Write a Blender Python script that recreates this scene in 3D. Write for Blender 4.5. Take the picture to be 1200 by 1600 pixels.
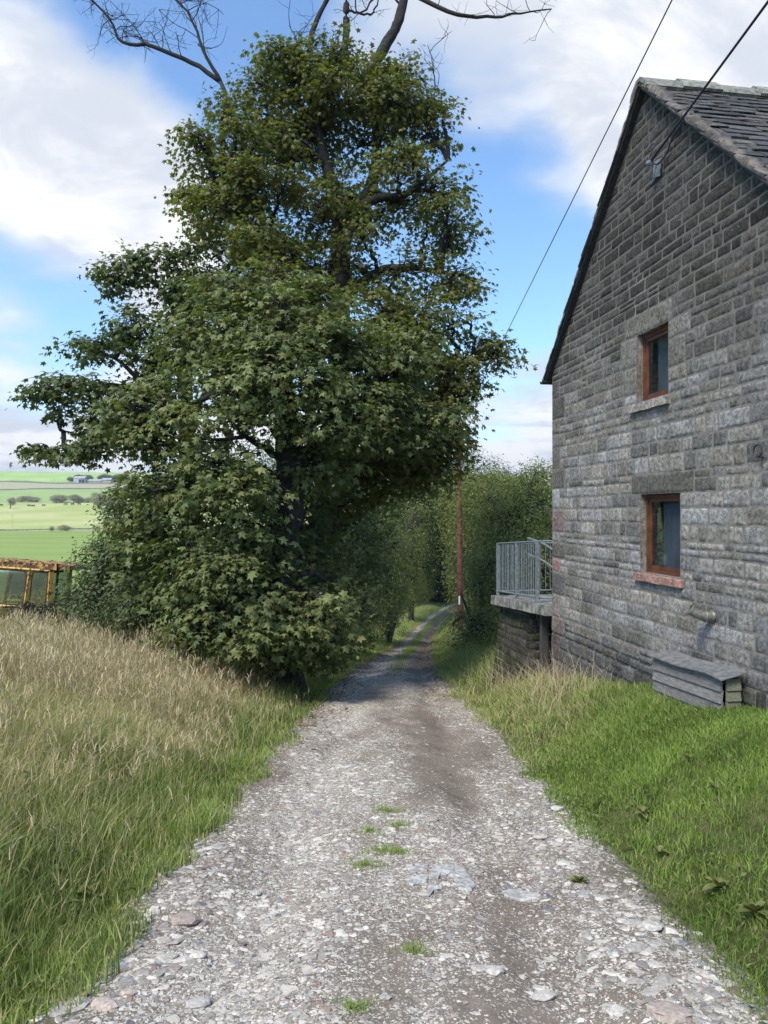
import bpy, math
import numpy as np
from mathutils import Vector

scene = bpy.context.scene
for o in list(bpy.data.objects):
    bpy.data.objects.remove(o)
COL = scene.collection
F = 1120.0                      # focal length in photo pixels (1200 x 1600)

# ------------------------------------------------------------------ camera
cam_d = bpy.data.cameras.new("camera")
cam = bpy.data.objects.new("camera", cam_d)
COL.objects.link(cam)
cam.location = (0, 0, 0)        # eye height is the origin, ground lies 1.6 m below
cam.rotation_euler = (math.radians(90), 0, 0)
cam_d.sensor_fit = 'VERTICAL'
cam_d.sensor_height = 24.0
cam_d.sensor_width = 18.0
cam_d.lens = 24.0 * F / 1600.0
cam_d.clip_start = 0.05
cam_d.clip_end = 9000
scene.camera = cam
scene.render.resolution_x = 768
scene.render.resolution_y = 1024

# ------------------------------------------------------------------ light
SUN_EL = math.radians(52)
SUN_AZ = math.radians(215)      # compass-like: 0 = +Y, clockwise (behind the camera, a little to the left)
sun_dir = Vector((math.sin(SUN_AZ) * math.cos(SUN_EL), math.cos(SUN_AZ) * math.cos(SUN_EL), math.sin(SUN_EL)))
sl = bpy.data.lights.new("sun", 'SUN')
sl.energy = 3.0
sl.angle = math.radians(22)
sl.color = (1.0, 0.93, 0.82)
sun = bpy.data.objects.new("sun", sl)
COL.objects.link(sun)
sun.rotation_euler = sun_dir.to_track_quat('Z', 'Y').to_euler()

scene.view_settings.view_transform = 'Standard'
scene.view_settings.look = 'None'
scene.view_settings.gamma = 1
scene.view_settings.exposure = 0.92
scene.cycles.max_bounces = 6
scene.cycles.diffuse_bounces = 3
scene.cycles.glossy_bounces = 2
scene.cycles.transmission_bounces = 4
scene.cycles.transparent_max_bounces = 8

world = bpy.data.worlds.new("World")
scene.world = world
world.use_nodes = True


class NT:
    """small node-tree writer"""
    def __init__(self, tree):
        self.t = tree
        tree.nodes.clear()

    def n(self, typ, ins=None, **kw):
        nd = self.t.nodes.new(typ)
        for k, v in kw.items():
            setattr(nd, k, v)
        for k, v in (ins or {}).items():
            self.set(nd, k, v)
        return nd

    def set(self, nd, k, v):
        s = nd.inputs[k]
        if isinstance(v, bpy.types.NodeSocket):
            self.t.links.new(v, s)
        elif isinstance(v, bpy.types.Node):
            self.t.links.new(v.outputs[0], s)
        else:
            if isinstance(v, (tuple, list)) and s.type == 'RGBA' and len(v) == 3:
                v = (*v, 1)
            s.default_value = v

    def m(self, op, a, b=0.0, c=None, clamp=False):
        nd = self.n('ShaderNodeMath', operation=op, use_clamp=clamp)
        self.set(nd, 0, a)
        self.set(nd, 1, b)
        if c is not None:
            self.set(nd, 2, c)
        return nd.outputs[0]

    def vm(self, op, a, b=None, out=0):
        nd = self.n('ShaderNodeVectorMath', operation=op)
        self.set(nd, 0, a)
        if b is not None:
            self.set(nd, 3 if op == 'SCALE' else 1, b)
        return nd.outputs[out]

    def mix(self, f, a, b, blend='MIX'):
        nd = self.n('ShaderNodeMix', data_type='RGBA', blend_type=blend)
        self.set(nd, 0, f)
        self.set(nd, 6, a)
        self.set(nd, 7, b)
        return nd.outputs[2]

    def ss(self, v, a, b, lo=0.0, hi=1.0):
        nd = self.n('ShaderNodeMapRange', interpolation_type='SMOOTHSTEP')
        for k, x in zip((0, 1, 2, 3, 4), (v, a, b, lo, hi)):
            self.set(nd, k, x)
        return nd.outputs[0]

    def lin(self, v, a, b, lo=0.0, hi=1.0):
        nd = self.n('ShaderNodeMapRange')
        for k, x in zip((0, 1, 2, 3, 4), (v, a, b, lo, hi)):
            self.set(nd, k, x)
        return nd.outputs[0]

    def noise(self, vec, scale, detail=4, rough=.55, dist=0.0, out=0):
        nd = self.n('ShaderNodeTexNoise', {'Vector': vec, 'Scale': scale, 'Detail': detail, 'Roughness': rough, 'Distortion': dist})
        return nd.outputs[out]

    def vor(self, vec, scale, feature='F1', rnd=1.0):
        nd = self.n('ShaderNodeTexVoronoi', {'Vector': vec, 'Scale': scale, 'Randomness': rnd}, feature=feature)
        return nd


def pdir(px, py):
    return Vector(((px - 600) / F, 1.0, (800 - py) / F)).normalized()


def build_world():
    w = NT(world.node_tree)
    tc = w.n('ShaderNodeTexCoord')
    d = w.vm('NORMALIZE', tc.outputs['Generated'])
    sp = w.n('ShaderNodeSeparateXYZ', {0: d})
    z = sp.outputs[2]
    zz = w.m('ADD', w.m('MAXIMUM', z, 0.0), 0.16)
    px = w.m('DIVIDE', sp.outputs[0], zz)
    py = w.m('DIVIDE', sp.outputs[1], zz)
    cv = w.n('ShaderNodeCombineXYZ', {0: px, 1: py, 2: 3.7})
    n1 = w.noise(cv, 1.15, 9, .56, .35)
    n2 = w.noise(cv, 3.3, 6, .55, .3)
    cov = w.m('ADD', w.m('MULTIPLY', n1, 1.5), w.m('MULTIPLY', n2, .62))
    # where this day's cloud banks and gaps lie, as directions in the sky
    blobs = [(110, 270, 260, .36), (215, 300, 170, .24), (150, 150, 120, .16), (-150, 200, 240, .3), (1000, 90, 300, .36), (850, 10, 230, .26), (1300, 300, 300, .3), (640, -60, 200, .12),
             (60, 660, 170, .40), (-200, 640, 220, .4), (800, 665, 150, .5), (400, 650, 260, .4), (1150, 660, 300, .4),
             (50, 500, 170, -.5), (750, 210, 150, -.42), (700, 60, 150, -.08), (300, 60, 170, -.32), (800, 470, 210, -.46), (560, 420, 200, -.3), (300, 120, 110, -.12),
             (20, 20, 120, -.42), (230, 60, 80, -.2), (830, 320, 60, .16), (400, 330, 120, -.15)]
    for bx, by, r, a in blobs:
        dt = w.vm('DOT_PRODUCT', d, tuple(pdir(bx, by)), out=1)
        cr = math.cos(min(1.4, r * 1.25 / F))
        cov = w.m('ADD', cov, w.ss(dt, cr, 1.0, 0.0, a * 1.25))
    mask = w.ss(cov, 1.02, 1.42)
    mask2 = w.ss(cov, 1.10, 1.66)
    sky = w.n('ShaderNodeTexSky', sky_type='NISHITA', sun_disc=False)
    sky.sun_elevation = SUN_EL
    sky.sun_rotation = SUN_AZ
    sky.altitude = 300
    sky.air_density = 1.0
    sky.dust_density = 0.4
    sky.ozone_density = 2.5
    blue = w.mix(1.0, sky.outputs[0], (1.05, 1.25, 1.35), 'MULTIPLY')
    shade = w.noise(cv, 2.1, 7, .6, .5)
    k1, k2 = CLOUD_LO, CLOUD_HI
    tone = w.ss(shade, .38, .58)
    cl = w.mix(tone, (k1 * .9, k1 * .96, k1 * 1.08), (k2, k2 * 1.0, k2 * 1.01))
    thin = w.mix(mask2, w.mix(.5, blue, (k1 * .9, k1, k1 * 1.12)), cl)
    hz = w.ss(z, .02, .17, .62, 0.0)
    blue2 = w.mix(hz, blue, (k2 * .62, k2 * .82, k2 * 1.06))
    col = w.mix(mask, blue2, thin)
    bg = w.n('ShaderNodeBackground', {'Color': col, 'Strength': WORLD_STRENGTH})
    w.n('ShaderNodeOutputWorld', {'Surface': bg.outputs[0]})


WORLD_STRENGTH = 0.112
CLOUD_LO, CLOUD_HI = 3.9, 5.3
build_world()

# ------------------------------------------------------------------ noise
rng = np.random.default_rng(7)


def _h(ix, iy, iz, s):
    h = (ix.astype(np.int64) * 374761393 + iy.astype(np.int64) * 668265263 + iz.astype(np.int64) * 2147483647 + s * 974711) & 0xFFFFFFFF
    h = ((h ^ (h >> 13)) * 1274126177) & 0xFFFFFFFF
    return ((h ^ (h >> 16)) & 0xFFFFFF) / float(0xFFFFFF)


def vn(x, y, z=0.0, s=0):
    x, y, z = np.broadcast_arrays(np.asarray(x, float), np.asarray(y, float), np.asarray(z, float))
    ix, iy, iz = np.floor(x), np.floor(y), np.floor(z)
    fx, fy, fz = x - ix, y - iy, z - iz
    fx, fy, fz = [f * f * (3 - 2 * f) for f in (fx, fy, fz)]
    r = 0
    for a in (0, 1):
        for b in (0, 1):
            for c in (0, 1):
                wgt = (fx if a else 1 - fx) * (fy if b else 1 - fy) * (fz if c else 1 - fz)
                r = r + wgt * _h(ix + a, iy + b, iz + c, s)
    return r * 2 - 1


def fbm(x, y, z=0.0, s=0, o=4, g=.5):
    r, a = 0, 1.0
    for i in range(o):
        r = r + a * vn(np.asarray(x) * 2 ** i, np.asarray(y) * 2 ** i, np.asarray(z) * 2 ** i, s + i * 17)
        a *= g
    return r


def sst(a, b, x):
    t = np.clip((np.asarray(x, float) - a) / (b - a), 0, 1)
    return t * t * (3 - 2 * t)


# ------------------------------------------------------------------ terrain function
_P = [(-40, 1.6), (0, -1.6), (24, -5.13), (50, -8.95), (60, -9.9), (72, -10.5), (90, -10.9), (110, -11.1), (200, -11.0), (300, -8.6), (420, -3.2),
      (520, 2.9), (600, 8.0), (700, 14.4), (850, 26.0), (1000, 38.9), (1150, 50.0), (1500, 73), (1900, 98), (2400, 108), (3500, 100), (6000, 90)]
_yy = np.linspace(-40, 6000, 60401)
_zz = np.interp(_yy, [p[0] for p in _P], [p[1] for p in _P])


def _smooth(z, k):
    c = np.cumsum(np.pad(z, (k + 1, k), mode='edge'))
    return (c[2 * k + 1:] - c[:-2 * k - 1]) / (2 * k + 1)


_za = _smooth(_smooth(_zz, 40), 40)
_zb = _smooth(_smooth(_zz, 300), 300)
_wt = sst(60, 200, _yy)
_zt = _za * (1 - _wt) + _zb * _wt
_zt = np.where(_yy < 5, _zz, _zt)


def base(y):
    return np.interp(y, _yy, _zt)


def cx(y):
    return np.interp(y, [-20, 0, 7.6, 21, 28, 35, 51, 62, 70, 78, 86, 100], [.05, .05, .1, .3, .75, 1.3, 2.45, 3.7, 5.1, 7.0, 9.6, 15])


def hw(y):
    return np.interp(y, [0, 8, 20, 30, 50, 80], [1.45, 1.45, 1.38, 1.2, 1.1, 1.0])


def H(x, y):
    x = np.asarray(x, float)
    y = np.asarray(y, float)
    s = x - cx(y)
    w = hw(y)
    nearf = 1 - sst(30, 90, y)
    R = (sst(0, 1.75, s - w) * .72 + sst(1.6, 8, s - w) * .3) * (.45 + .55 * nearf)
    L = (sst(0, 3.6, -s - w) * .50 + sst(2.5, 7, -s - w) * .38) * nearf
    L = L - sst(9, 26, -s - w) * .9 * nearf
    z = base(y) + R + L
    off = sst(0, .6, np.abs(s) - w)
    z = z - .05 * (1 - off) * (np.abs(x) < 60)
    z = z + off * (.05 * fbm(x * .7, y * .7, 0, 3, 3) + .015 * vn(x * 4, y * 4, 0, 9))
    far = sst(80, 400, np.hypot(x, y))
    z = z + far * (2.2 * fbm(x / 130., y / 130., 0, 5, 3)) * (.35 + y.clip(0, 2000) / 1500)
    z = z + sst(400, 1600, y) * (-x) * .008
    return z


def HG(x, y):
    """height that grass stands on: verge or lane surface, whichever is higher"""
    return np.maximum(H(x, y), np.where(np.abs(x - cx(y)) < hw(y) + .3, lane_z(x, y), -1e3))


def Hs(x, y):
    return float(H(np.array([x]), np.array([y]))[0])


def W(px, py, d):
    """photo pixel + depth in metres -> world point (layout survey)"""
    return np.array([(px - 600) / F * d, d, (800 - py) / F * d])


# ------------------------------------------------------------------ mesh helpers
def mesh_obj(name, V, faces, mats, parent=None, col=None, smooth=False, mi=None):
    """faces: an (n,k) array or a list of such arrays"""
    V = np.ascontiguousarray(V, dtype=np.float32)
    if isinstance(faces, np.ndarray):
        faces = [faces]
    faces = [np.asarray(f, dtype=np.int32) for f in faces if len(f)]
    me = bpy.data.meshes.new(name)
    me.vertices.add(len(V))
    me.vertices.foreach_set("co", V.ravel())
    loops = np.concatenate([f.ravel() for f in faces])
    sizes = np.concatenate([np.full(len(f), f.shape[1], np.int32) for f in faces])
    me.loops.add(len(loops))
    me.loops.foreach_set("vertex_index", loops)
    me.polygons.add(len(sizes))
    starts = np.concatenate([[0], np.cumsum(sizes)[:-1]]).astype(np.int32)
    me.polygons.foreach_set("loop_start", starts)
    me.polygons.foreach_set("loop_total", sizes)
    if not isinstance(mats, (list, tuple)):
        mats = [mats]
    for m in mats:
        me.materials.append(m)
    if mi is not None:
        me.polygons.foreach_set("material_index", np.asarray(mi, np.int32))
    me.polygons.foreach_set("use_smooth", np.full(len(sizes), bool(smooth)))
    if col is not None:
        at = me.color_attributes.new("Col", 'FLOAT_COLOR', 'POINT')
        c = np.ones((len(V), 4), np.float32)
        col = np.asarray(col, np.float32)
        c[:, :col.shape[1]] = col
        at.data.foreach_set("color", c.ravel())
    me.update(calc_edges=True)
    o = bpy.data.objects.new(name, me)
    COL.objects.link(o)
    if parent is not None:
        o.parent = parent
    return o


class MB:
    """collects simple solids into one mesh"""
    def __init__(self):
        self.v, self.q, self.t, self.c, self.n = [], [], [], [], 0

    def add(self, V, q=None, t=None, c=(0.5, 0.5, 0.5)):
        V = np.asarray(V, float)
        self.v.append(V)
        if q is not None and len(q):
            self.q.append(np.asarray(q) + self.n)
        if t is not None and len(t):
            self.t.append(np.asarray(t) + self.n)
        c = np.asarray(c, float)
        self.c.append(np.tile(c, (len(V), 1)) if c.ndim == 1 else c)
        self.n += len(V)
        return self

    def box(self, c, size, ax=None, col=(0.5, 0.5, 0.5), taper=1.0):
        """c centre, size full lengths, ax 3x3 rows = axes"""
        ax = np.eye(3) if ax is None else np.asarray(ax, float)
        s = np.asarray(size, float) / 2
        P = np.array([[a, b, d] for d in (-1, 1) for b in (-1, 1) for a in (-1, 1)], float)
        P[4:, :2] *= taper
        V = np.asarray(c, float) + (P * s) @ ax
        Q = [[0, 2, 3, 1], [4, 5, 7, 6], [0, 1, 5, 4], [2, 6, 7, 3], [0, 4, 6, 2], [1, 3, 7, 5]]
        return self.add(V, Q, c=col)

    def hexa(self, V8, col=(0.5, 0.5, 0.5)):
        Q = [[0, 2, 3, 1], [4, 5, 7, 6], [0, 1, 5, 4], [2, 6, 7, 3], [0, 4, 6, 2], [1, 3, 7, 5]]
        return self.add(np.asarray(V8, float), Q, c=col)

    def tube(self, P, R, n=8, col=(0.5, 0.5, 0.5), cap=True, rough=0.0, seed=0):
        V, Q, T = tube_arr(np.asarray(P, float), R, n, cap, rough, seed)
        return self.add(V, Q, T, c=col)

    def obj(self, name, mats, parent=None, smooth=False):
        fs = []
        if self.q:
            fs.append(np.concatenate(self.q))
        if self.t:
            fs.append(np.concatenate(self.t))
        return mesh_obj(name, np.concatenate(self.v), fs, mats, parent, np.concatenate(self.c), smooth)


def tube_arr(P, R, n=8, cap=True, rough=0.0, seed=0):
    P = np.asarray(P, float)
    k = len(P)
    R = np.broadcast_to(np.asarray(R, float), (k,))
    T = np.gradient(P, axis=0)
    T /= np.linalg.norm(T, axis=1)[:, None] + 1e-9
    ref = np.array([0, 0, 1.0]) if abs(T[0][2]) < .9 else np.array([1.0, 0, 0])
    A = np.cross(T, ref)
    A /= np.linalg.norm(A, axis=1)[:, None] + 1e-9
    B = np.cross(T, A)
    ang = np.arange(n) * 2 * math.pi / n
    rr = R[:, None] * np.ones(n)
    if rough:
        rr = rr * (1 + rough * vn(np.arange(k)[:, None] * .9, ang[None, :] * 1.7, 0, seed))
    V = P[:, None, :] + rr[:, :, None] * (np.cos(ang)[None, :, None] * A[:, None, :] + np.sin(ang)[None, :, None] * B[:, None, :])
    V = V.reshape(-1, 3)
    i, j = np.meshgrid(np.arange(k - 1), np.arange(n), indexing='ij')
    a = i * n + j
    b = i * n + (j + 1) % n
    Q = np.stack([a, b, b + n, a + n], -1).reshape(-1, 4)
    Tt = []
    if cap:
        V = np.vstack([V, P[0], P[-1]])
        c0, c1 = k * n, k * n + 1
        jj = np.arange(n)
        Tt = np.concatenate([np.stack([(jj + 1) % n, jj, np.full(n, c0)], 1), np.stack([(k - 1) * n + jj, (k - 1) * n + (jj + 1) % n, np.full(n, c1)], 1)])
    return V, Q, Tt


def empty(name, loc):
    o = bpy.data.objects.new(name, None)
    o.empty_display_size = .2
    o.location = [float(v) for v in loc]
    COL.objects.link(o)
    return o


def tag(o, label=None, cat=None, group=None, kind=None):
    if label:
        o['label'] = label
    if cat:
        o['category'] = cat
    if group:
        o['group'] = group
    if kind:
        o['kind'] = kind
    return o


def adopt(o, root):
    """parent o (built in world coordinates) to a root Empty, keeping its place"""
    o.parent = root
    o.matrix_parent_inverse.identity()
    l = root.location
    me = o.data
    if o.type == 'MESH':
        co = np.empty(len(me.vertices) * 3, np.float32)
        me.vertices.foreach_get("co", co)
        co = co.reshape(-1, 3) - np.array(l, np.float32)
        me.vertices.foreach_set("co", co.ravel())
        me.update()
    return o


# ------------------------------------------------------------------ materials
def mat(name):
    m = bpy.data.materials.new(name)
    m.use_nodes = True
    return m, NT(m.node_tree)


def finish(w, bs):
    w.n('ShaderNodeOutputMaterial', {'Surface': bs})


def simple_mat(name, c1, c2, scale=8, rough=.8, bump=.3, bdist=.01, metal=0.0, detail=6, lo=.35, hi=.65):
    m, w = mat(name)
    g = w.n('ShaderNodeNewGeometry')
    n = w.noise(g.outputs['Position'], scale, detail, .6)
    c = w.mix(w.ss(n, lo, hi), c1, c2)
    n2 = w.noise(g.outputs['Position'], scale * 5, 4, .6)
    b = w.n('ShaderNodeBump', {'Height': w.m('ADD', n, w.m('MULTIPLY', n2, .5)), 'Strength': bump, 'Distance': bdist})
    p = w.n('ShaderNodeBsdfPrincipled', {'Base Color': c, 'Roughness': rough, 'Metallic': metal, 'Normal': b.outputs[0]})
    finish(w, p.outputs[0])
    return m


def leaf_mat(name, dark, light, third, trans=.35, rough=.55, amt3=.5, spec=.25):
    """Col.r: tone of the leaf, Col.g: how far it has turned"""
    m, w = mat(name)
    a = w.n('ShaderNodeAttribute', attribute_name='Col')
    sp = w.n('ShaderNodeSeparateColor', {0: a.outputs['Color']})
    c = w.mix(sp.outputs[0], dark, light)
    c = w.mix(w.m('MULTIPLY', sp.outputs[1], amt3), c, third)
    p = w.n('ShaderNodeBsdfPrincipled', {'Base Color': c, 'Roughness': rough, 'Specular IOR Level': spec})
    tcol = w.mix(1.0, c, (1.25, 1.45, .55), 'MULTIPLY')
    t = w.n('ShaderNodeBsdfTranslucent', {'Color': tcol})
    mx = w.n('ShaderNodeMixShader', {0: trans, 1: p.outputs[0], 2: t.outputs[0]})
    finish(w, mx.outputs[0])
    return m


M = {}
M['leaf_syc'] = leaf_mat('sycamore_leaf', (.05, .078, .026), (.19, .215, .08), (.24, .20, .07), .32)
M['leaf_syc_back'] = leaf_mat('old_sycamore_leaf', (.055, .075, .022), (.165, .175, .05), (.22, .14, .045), .38)
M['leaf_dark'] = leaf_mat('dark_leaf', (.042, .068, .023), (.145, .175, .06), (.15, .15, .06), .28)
M['leaf_holly_shaded'] = leaf_mat('shaded_holly_leaf', (.010, .018, .009), (.03, .045, .022), (.04, .045, .02), .05)  # darkened evergreen green: the shade of the lane's tunnel is in this colour
M['leaf_shrub'] = leaf_mat('shrub_leaf', (.05, .075, .035), (.14, .17, .08), (.19, .16, .08), .3)
M['leaf_hedge'] = leaf_mat('hedge_leaf', (.05, .08, .026), (.185, .205, .07), (.25, .23, .08), .32)
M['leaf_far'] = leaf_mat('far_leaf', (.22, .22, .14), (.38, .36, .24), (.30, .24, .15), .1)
M['grass'] = leaf_mat('grass_blade', (.075, .13, .022), (.25, .345, .08), (.50, .43, .25), .35, .6, 1.0, .2)
M['dry'] = leaf_mat('dry_stem', (.21, .145, .095), (.62, .51, .35), (.20, .24, .09), .3, .7, 1.0, .15)
M['litter'] = leaf_mat('litter', (.06, .035, .02), (.2, .12, .06), (.3, .22, .1), .1, .7)
M['bark'] = simple_mat('bark', (.009, .008, .007), (.028, .025, .020), 9, .9, 1.0, .04)
M['bark_pale'] = simple_mat('bare_bark', (.05, .045, .035), (.17, .16, .13), 3, .9, .6, .02)


def mat_ground():
    m, w = mat('field_ground')
    g = w.n('ShaderNodeNewGeometry')
    P = g.outputs['Position']
    sp = w.n('ShaderNodeSeparateXYZ', {0: P})
    x, y = sp.outputs[0], sp.outputs[1]
    near = w.mix(w.ss(w.noise(P, 3, 6), .35, .65), (.035, .045, .015), (.10, .095, .045))
    # field boundaries run obliquely across the valley side
    yb = w.m('ADD', w.m('ADD', y, w.m('MULTIPLY', x, -.22)), w.m('MULTIPLY', w.m('SUBTRACT', w.noise(P, .012, 3), .5), 40))
    big = w.noise(P, .02, 5)
    fine = w.noise(P, .22, 6, .7)
    stretch = w.n('ShaderNodeMapping', {0: P, 3: (.02, .16, .1)})
    streak = w.noise(stretch.outputs[0], 1.0, 6, .65)
    f1 = w.mix(w.ss(streak, .35, .7), (.185, .255, .07), (.24, .31, .095))  # valley field colours are brightened to stand in for sunshine over there
    f2 = w.mix(w.ss(big, .35, .62), (.30, .36, .12), (.42, .42, .20))
    f2 = w.mix(w.ss(fine, .3, .8, 0, .4), f2, (.24, .30, .09))
    f3 = w.mix(w.ss(streak, .35, .65), (.20, .30, .11), (.30, .38, .14))
    f4 = w.mix(w.ss(fine, .3, .7), (.36, .33, .21), (.30, .31, .18))
    f5 = w.mix(w.ss(big, .35, .65), (.25, .38, .11), (.33, .46, .15))

    def band(a, b, at, ww=4.0):
        return w.mix(w.ss(yb, at - ww, at + ww), a, b)
    c = band(f1, f2, 345, 3)
    c = band(c, f3, 660, 6)
    c = band(c, f4, 905, 6)
    c = band(c, f5, 1120, 10)
    dist = w.vm('LENGTH', P, out=1)
    wood = w.ss(w.m('ADD', x, w.m('MULTIPLY', y, .27)), -1.0, 2.0)
    wood = w.m('MULTIPLY', wood, w.ss(y, 260, 190))
    isnear = w.m('MAXIMUM', w.m('SUBTRACT', 1.0, w.ss(dist, 26, 60)), wood)
    c = w.mix(isnear, c, near)
    b = w.n('ShaderNodeBump', {'Height': w.noise(P, 20, 5, .6), 'Strength': .6, 'Distance': .03})
    p = w.n('ShaderNodeBsdfPrincipled', {'Base Color': c, 'Roughness': 1.0, 'Specular IOR Level': .1, 'Normal': b.outputs[0]})
    finish(w, p.outputs[0])
    return m


def mat_lane():
    m, w = mat('lane_gravel')
    g = w.n('ShaderNodeNewGeometry')
    P = g.outputs['Position']
    a = w.n('ShaderNodeAttribute', attribute_name='Col')
    sp = w.n('ShaderNodeSeparateColor', {0: a.outputs['Color']})
    stony, moss, wet = sp.outputs[0], sp.outputs[1], sp.outputs[2]
    flat = w.vm('MULTIPLY', P, (1, 1, .15))
    warp = w.vm('ADD', flat, w.vm('SCALE', w.vm('SUBTRACT', w.noise(flat, 30, 3, .5, 0, 1), (.5, .5, .5)), .02))
    dn = w.noise(flat, 2.2, 5, .6)
    dirt = w.mix(w.ss(dn, .3, .7), (.10, .08, .063), (.18, .148, .118))
    dirt = w.mix(w.ss(w.noise(flat, 90, 3, .7), .35, .75, 0, .7), dirt, (.23, .20, .165))
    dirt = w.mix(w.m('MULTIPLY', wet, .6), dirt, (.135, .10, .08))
    col = dirt
    hgt = w.m('MULTIPLY', w.noise(flat, 60, 4, .7), .25)
    for sc, lo_add, hh in ((120, .05, .2), (62, -.02, .4), (30, -.12, .8), (14, -.30, 1.0)):
        v = w.vor(warp, sc, 'F1')
        e = w.vor(warp, sc, 'DISTANCE_TO_EDGE')
        rs = w.n('ShaderNodeSeparateColor', {0: v.outputs['Color']})
        thr = w.m('ADD', stony, lo_add)
        on = w.ss(w.m('SUBTRACT', thr, rs.outputs[0]), 0, .04)
        on = w.m('MULTIPLY', on, w.ss(e.outputs['Distance'], .04, .11))
        tone = w.mix(rs.outputs[1], (.21, .19, .155), (.62, .585, .51))
        tone = w.mix(w.ss(rs.outputs[2], .86, .92), tone, (.26, .19, .15))
        col = w.mix(on, col, tone)
        hgt = w.m('MAXIMUM', hgt, w.m('MULTIPLY', on, w.m('ADD', hh * .5, w.m('MULTIPLY', rs.outputs[2], hh))))
    col = w.mix(w.m('MULTIPLY', moss, w.ss(w.noise(flat, 9, 5, .7), .4, .6)), col, (.07, .085, .03))
    b = w.n('ShaderNodeBump', {'Height': hgt, 'Strength': .8, 'Distance': .012})
    p = w.n('ShaderNodeBsdfPrincipled', {'Base Color': col, 'Roughness': .92, 'Specular IOR Level': .2, 'Normal': b.outputs[0]})
    finish(w, p.outputs[0])
    return m


def mat_stone(name='rubble_stone', bumpd=.012):
    """Col = the stone's own colour"""
    m, w = mat(name)
    g = w.n('ShaderNodeNewGeometry')
    P = g.outputs['Position']
    a = w.n('ShaderNodeAttribute', attribute_name='Col')
    n1 = w.noise(P, 22, 6, .7)
    n2 = w.noise(P, 75, 5, .7)
    n3 = w.noise(P, 2.2, 4, .6)
    c = w.mix(1.0, a.outputs['Color'], w.mix(w.ss(n1, .3, .7), (.48, .48, .49), (1.5, 1.5, 1.47)), 'MULTIPLY')
    c = w.mix(1.0, c, w.mix(w.ss(n3, .35, .65), (.82, .81, .78), (1.12, 1.12, 1.15)), 'MULTIPLY')
    lich = w.m('MULTIPLY', w.ss(w.noise(P, 38, 4, .6), .64, .72), w.ss(n3, .4, .6))
    c = w.mix(w.m('MULTIPLY', lich, .7), c, (.42, .43, .40))
    spk = w.vor(P, 60, 'F1')
    c = w.mix(w.ss(spk.outputs['Distance'], .2, .08, 0, .55), c, (.40, .40, .37))
    dark = w.ss(w.noise(P, 9, 5, .65), .58, .72, 0, .55)
    c = w.mix(dark, c, (.035, .034, .032))
    b = w.n('ShaderNodeBump', {'Height': w.m('ADD', n1, w.m('MULTIPLY', n2, .6)), 'Strength': 1.0, 'Distance': bumpd * 1.5})
    p = w.n('ShaderNodeBsdfPrincipled', {'Base Color': c, 'Roughness': .93, 'Specular IOR Level': .2, 'Normal': b.outputs[0]})
    finish(w, p.outputs[0])
    return m


def mat_attr(name, rough=.8, sc=30, bump=.4, bd=.005, lo=.75, hi=1.25, metal=0.0, grain=None):
    m, w = mat(name)
    g = w.n('ShaderNodeNewGeometry')
    P = g.outputs['Position']
    if grain:
        P = w.vm('MULTIPLY', P, grain)
    a = w.n('ShaderNodeAttribute', attribute_name='Col')
    n1 = w.noise(P, sc, 6, .65)
    c = w.mix(1.0, a.outputs['Color'], w.mix(w.ss(n1, .3, .7), (lo,) * 3, (hi,) * 3), 'MULTIPLY')
    b = w.n('ShaderNodeBump', {'Height': n1, 'Strength': bump, 'Distance': bd})
    p = w.n('ShaderNodeBsdfPrincipled', {'Base Color': c, 'Roughness': rough, 'Metallic': metal, 'Normal': b.outputs[0]})
    finish(w, p.outputs[0])
    return m


def mat_mortar():
    m, w = mat('lime_mortar')
    g = w.n('ShaderNodeNewGeometry')
    P = g.outputs['Position']
    sp = w.n('ShaderNodeSeparateXYZ', {0: P})
    n = w.noise(P, 12, 6, .65)
    c = w.mix(w.ss(n, .3, .7), (.12, .113, .10), (.23, .215, .19))
    c = w.mix(w.ss(w.m('ADD', w.noise(P, 1.2, 4), w.m('MULTIPLY', sp.outputs[2], .12)), .55, .95, 0, .75), c, (.085, .08, .072))
    b = w.n('ShaderNodeBump', {'Height': w.noise(P, 80, 5, .7), 'Strength': .8, 'Distance': .008})
    p = w.n('ShaderNodeBsdfPrincipled', {'Base Color': c, 'Roughness': .95, 'Normal': b.outputs[0]})
    finish(w, p.outputs[0])
    return m


def mat_rust(name, paint, thr=.5, rust=(.10, .045, .028), sc=9):
    m, w = mat(name)
    g = w.n('ShaderNodeNewGeometry')
    P = g.outputs['Position']
    n = w.noise(P, sc, 8, .7)
    r = w.mix(w.noise(P, 40, 4), rust, (.045, .028, .022))
    k = w.ss(n, thr, thr + .06)
    c = w.mix(k, paint, r)
    b = w.n('ShaderNodeBump', {'Height': n, 'Strength': .5, 'Distance': .01})
    p = w.n('ShaderNodeBsdfPrincipled', {'Base Color': c, 'Roughness': w.lin(k, 0, 1, .45, .9), 'Normal': b.outputs[0]})
    finish(w, p.outputs[0])
    return m


def mat_glass(name, tint=(.75, .8, .85), refl=.5):
    m, w = mat(name)
    lw = w.n('ShaderNodeLayerWeight', {'Blend': .5})
    fac = w.m('ADD', w.m('MULTIPLY', w.m('POWER', lw.outputs[1], 4.0), .7), .08 * refl, clamp=True)
    tr = w.n('ShaderNodeBsdfTransparent', {'Color': tint})
    gl = w.n('ShaderNodeBsdfGlossy', {'Color': (.95, .97, 1), 'Roughness': .03})
    mx = w.n('ShaderNodeMixShader', {0: fac, 1: tr.outputs[0], 2: gl.outputs[0]})
    finish(w, mx.outputs[0])
    return m


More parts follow.
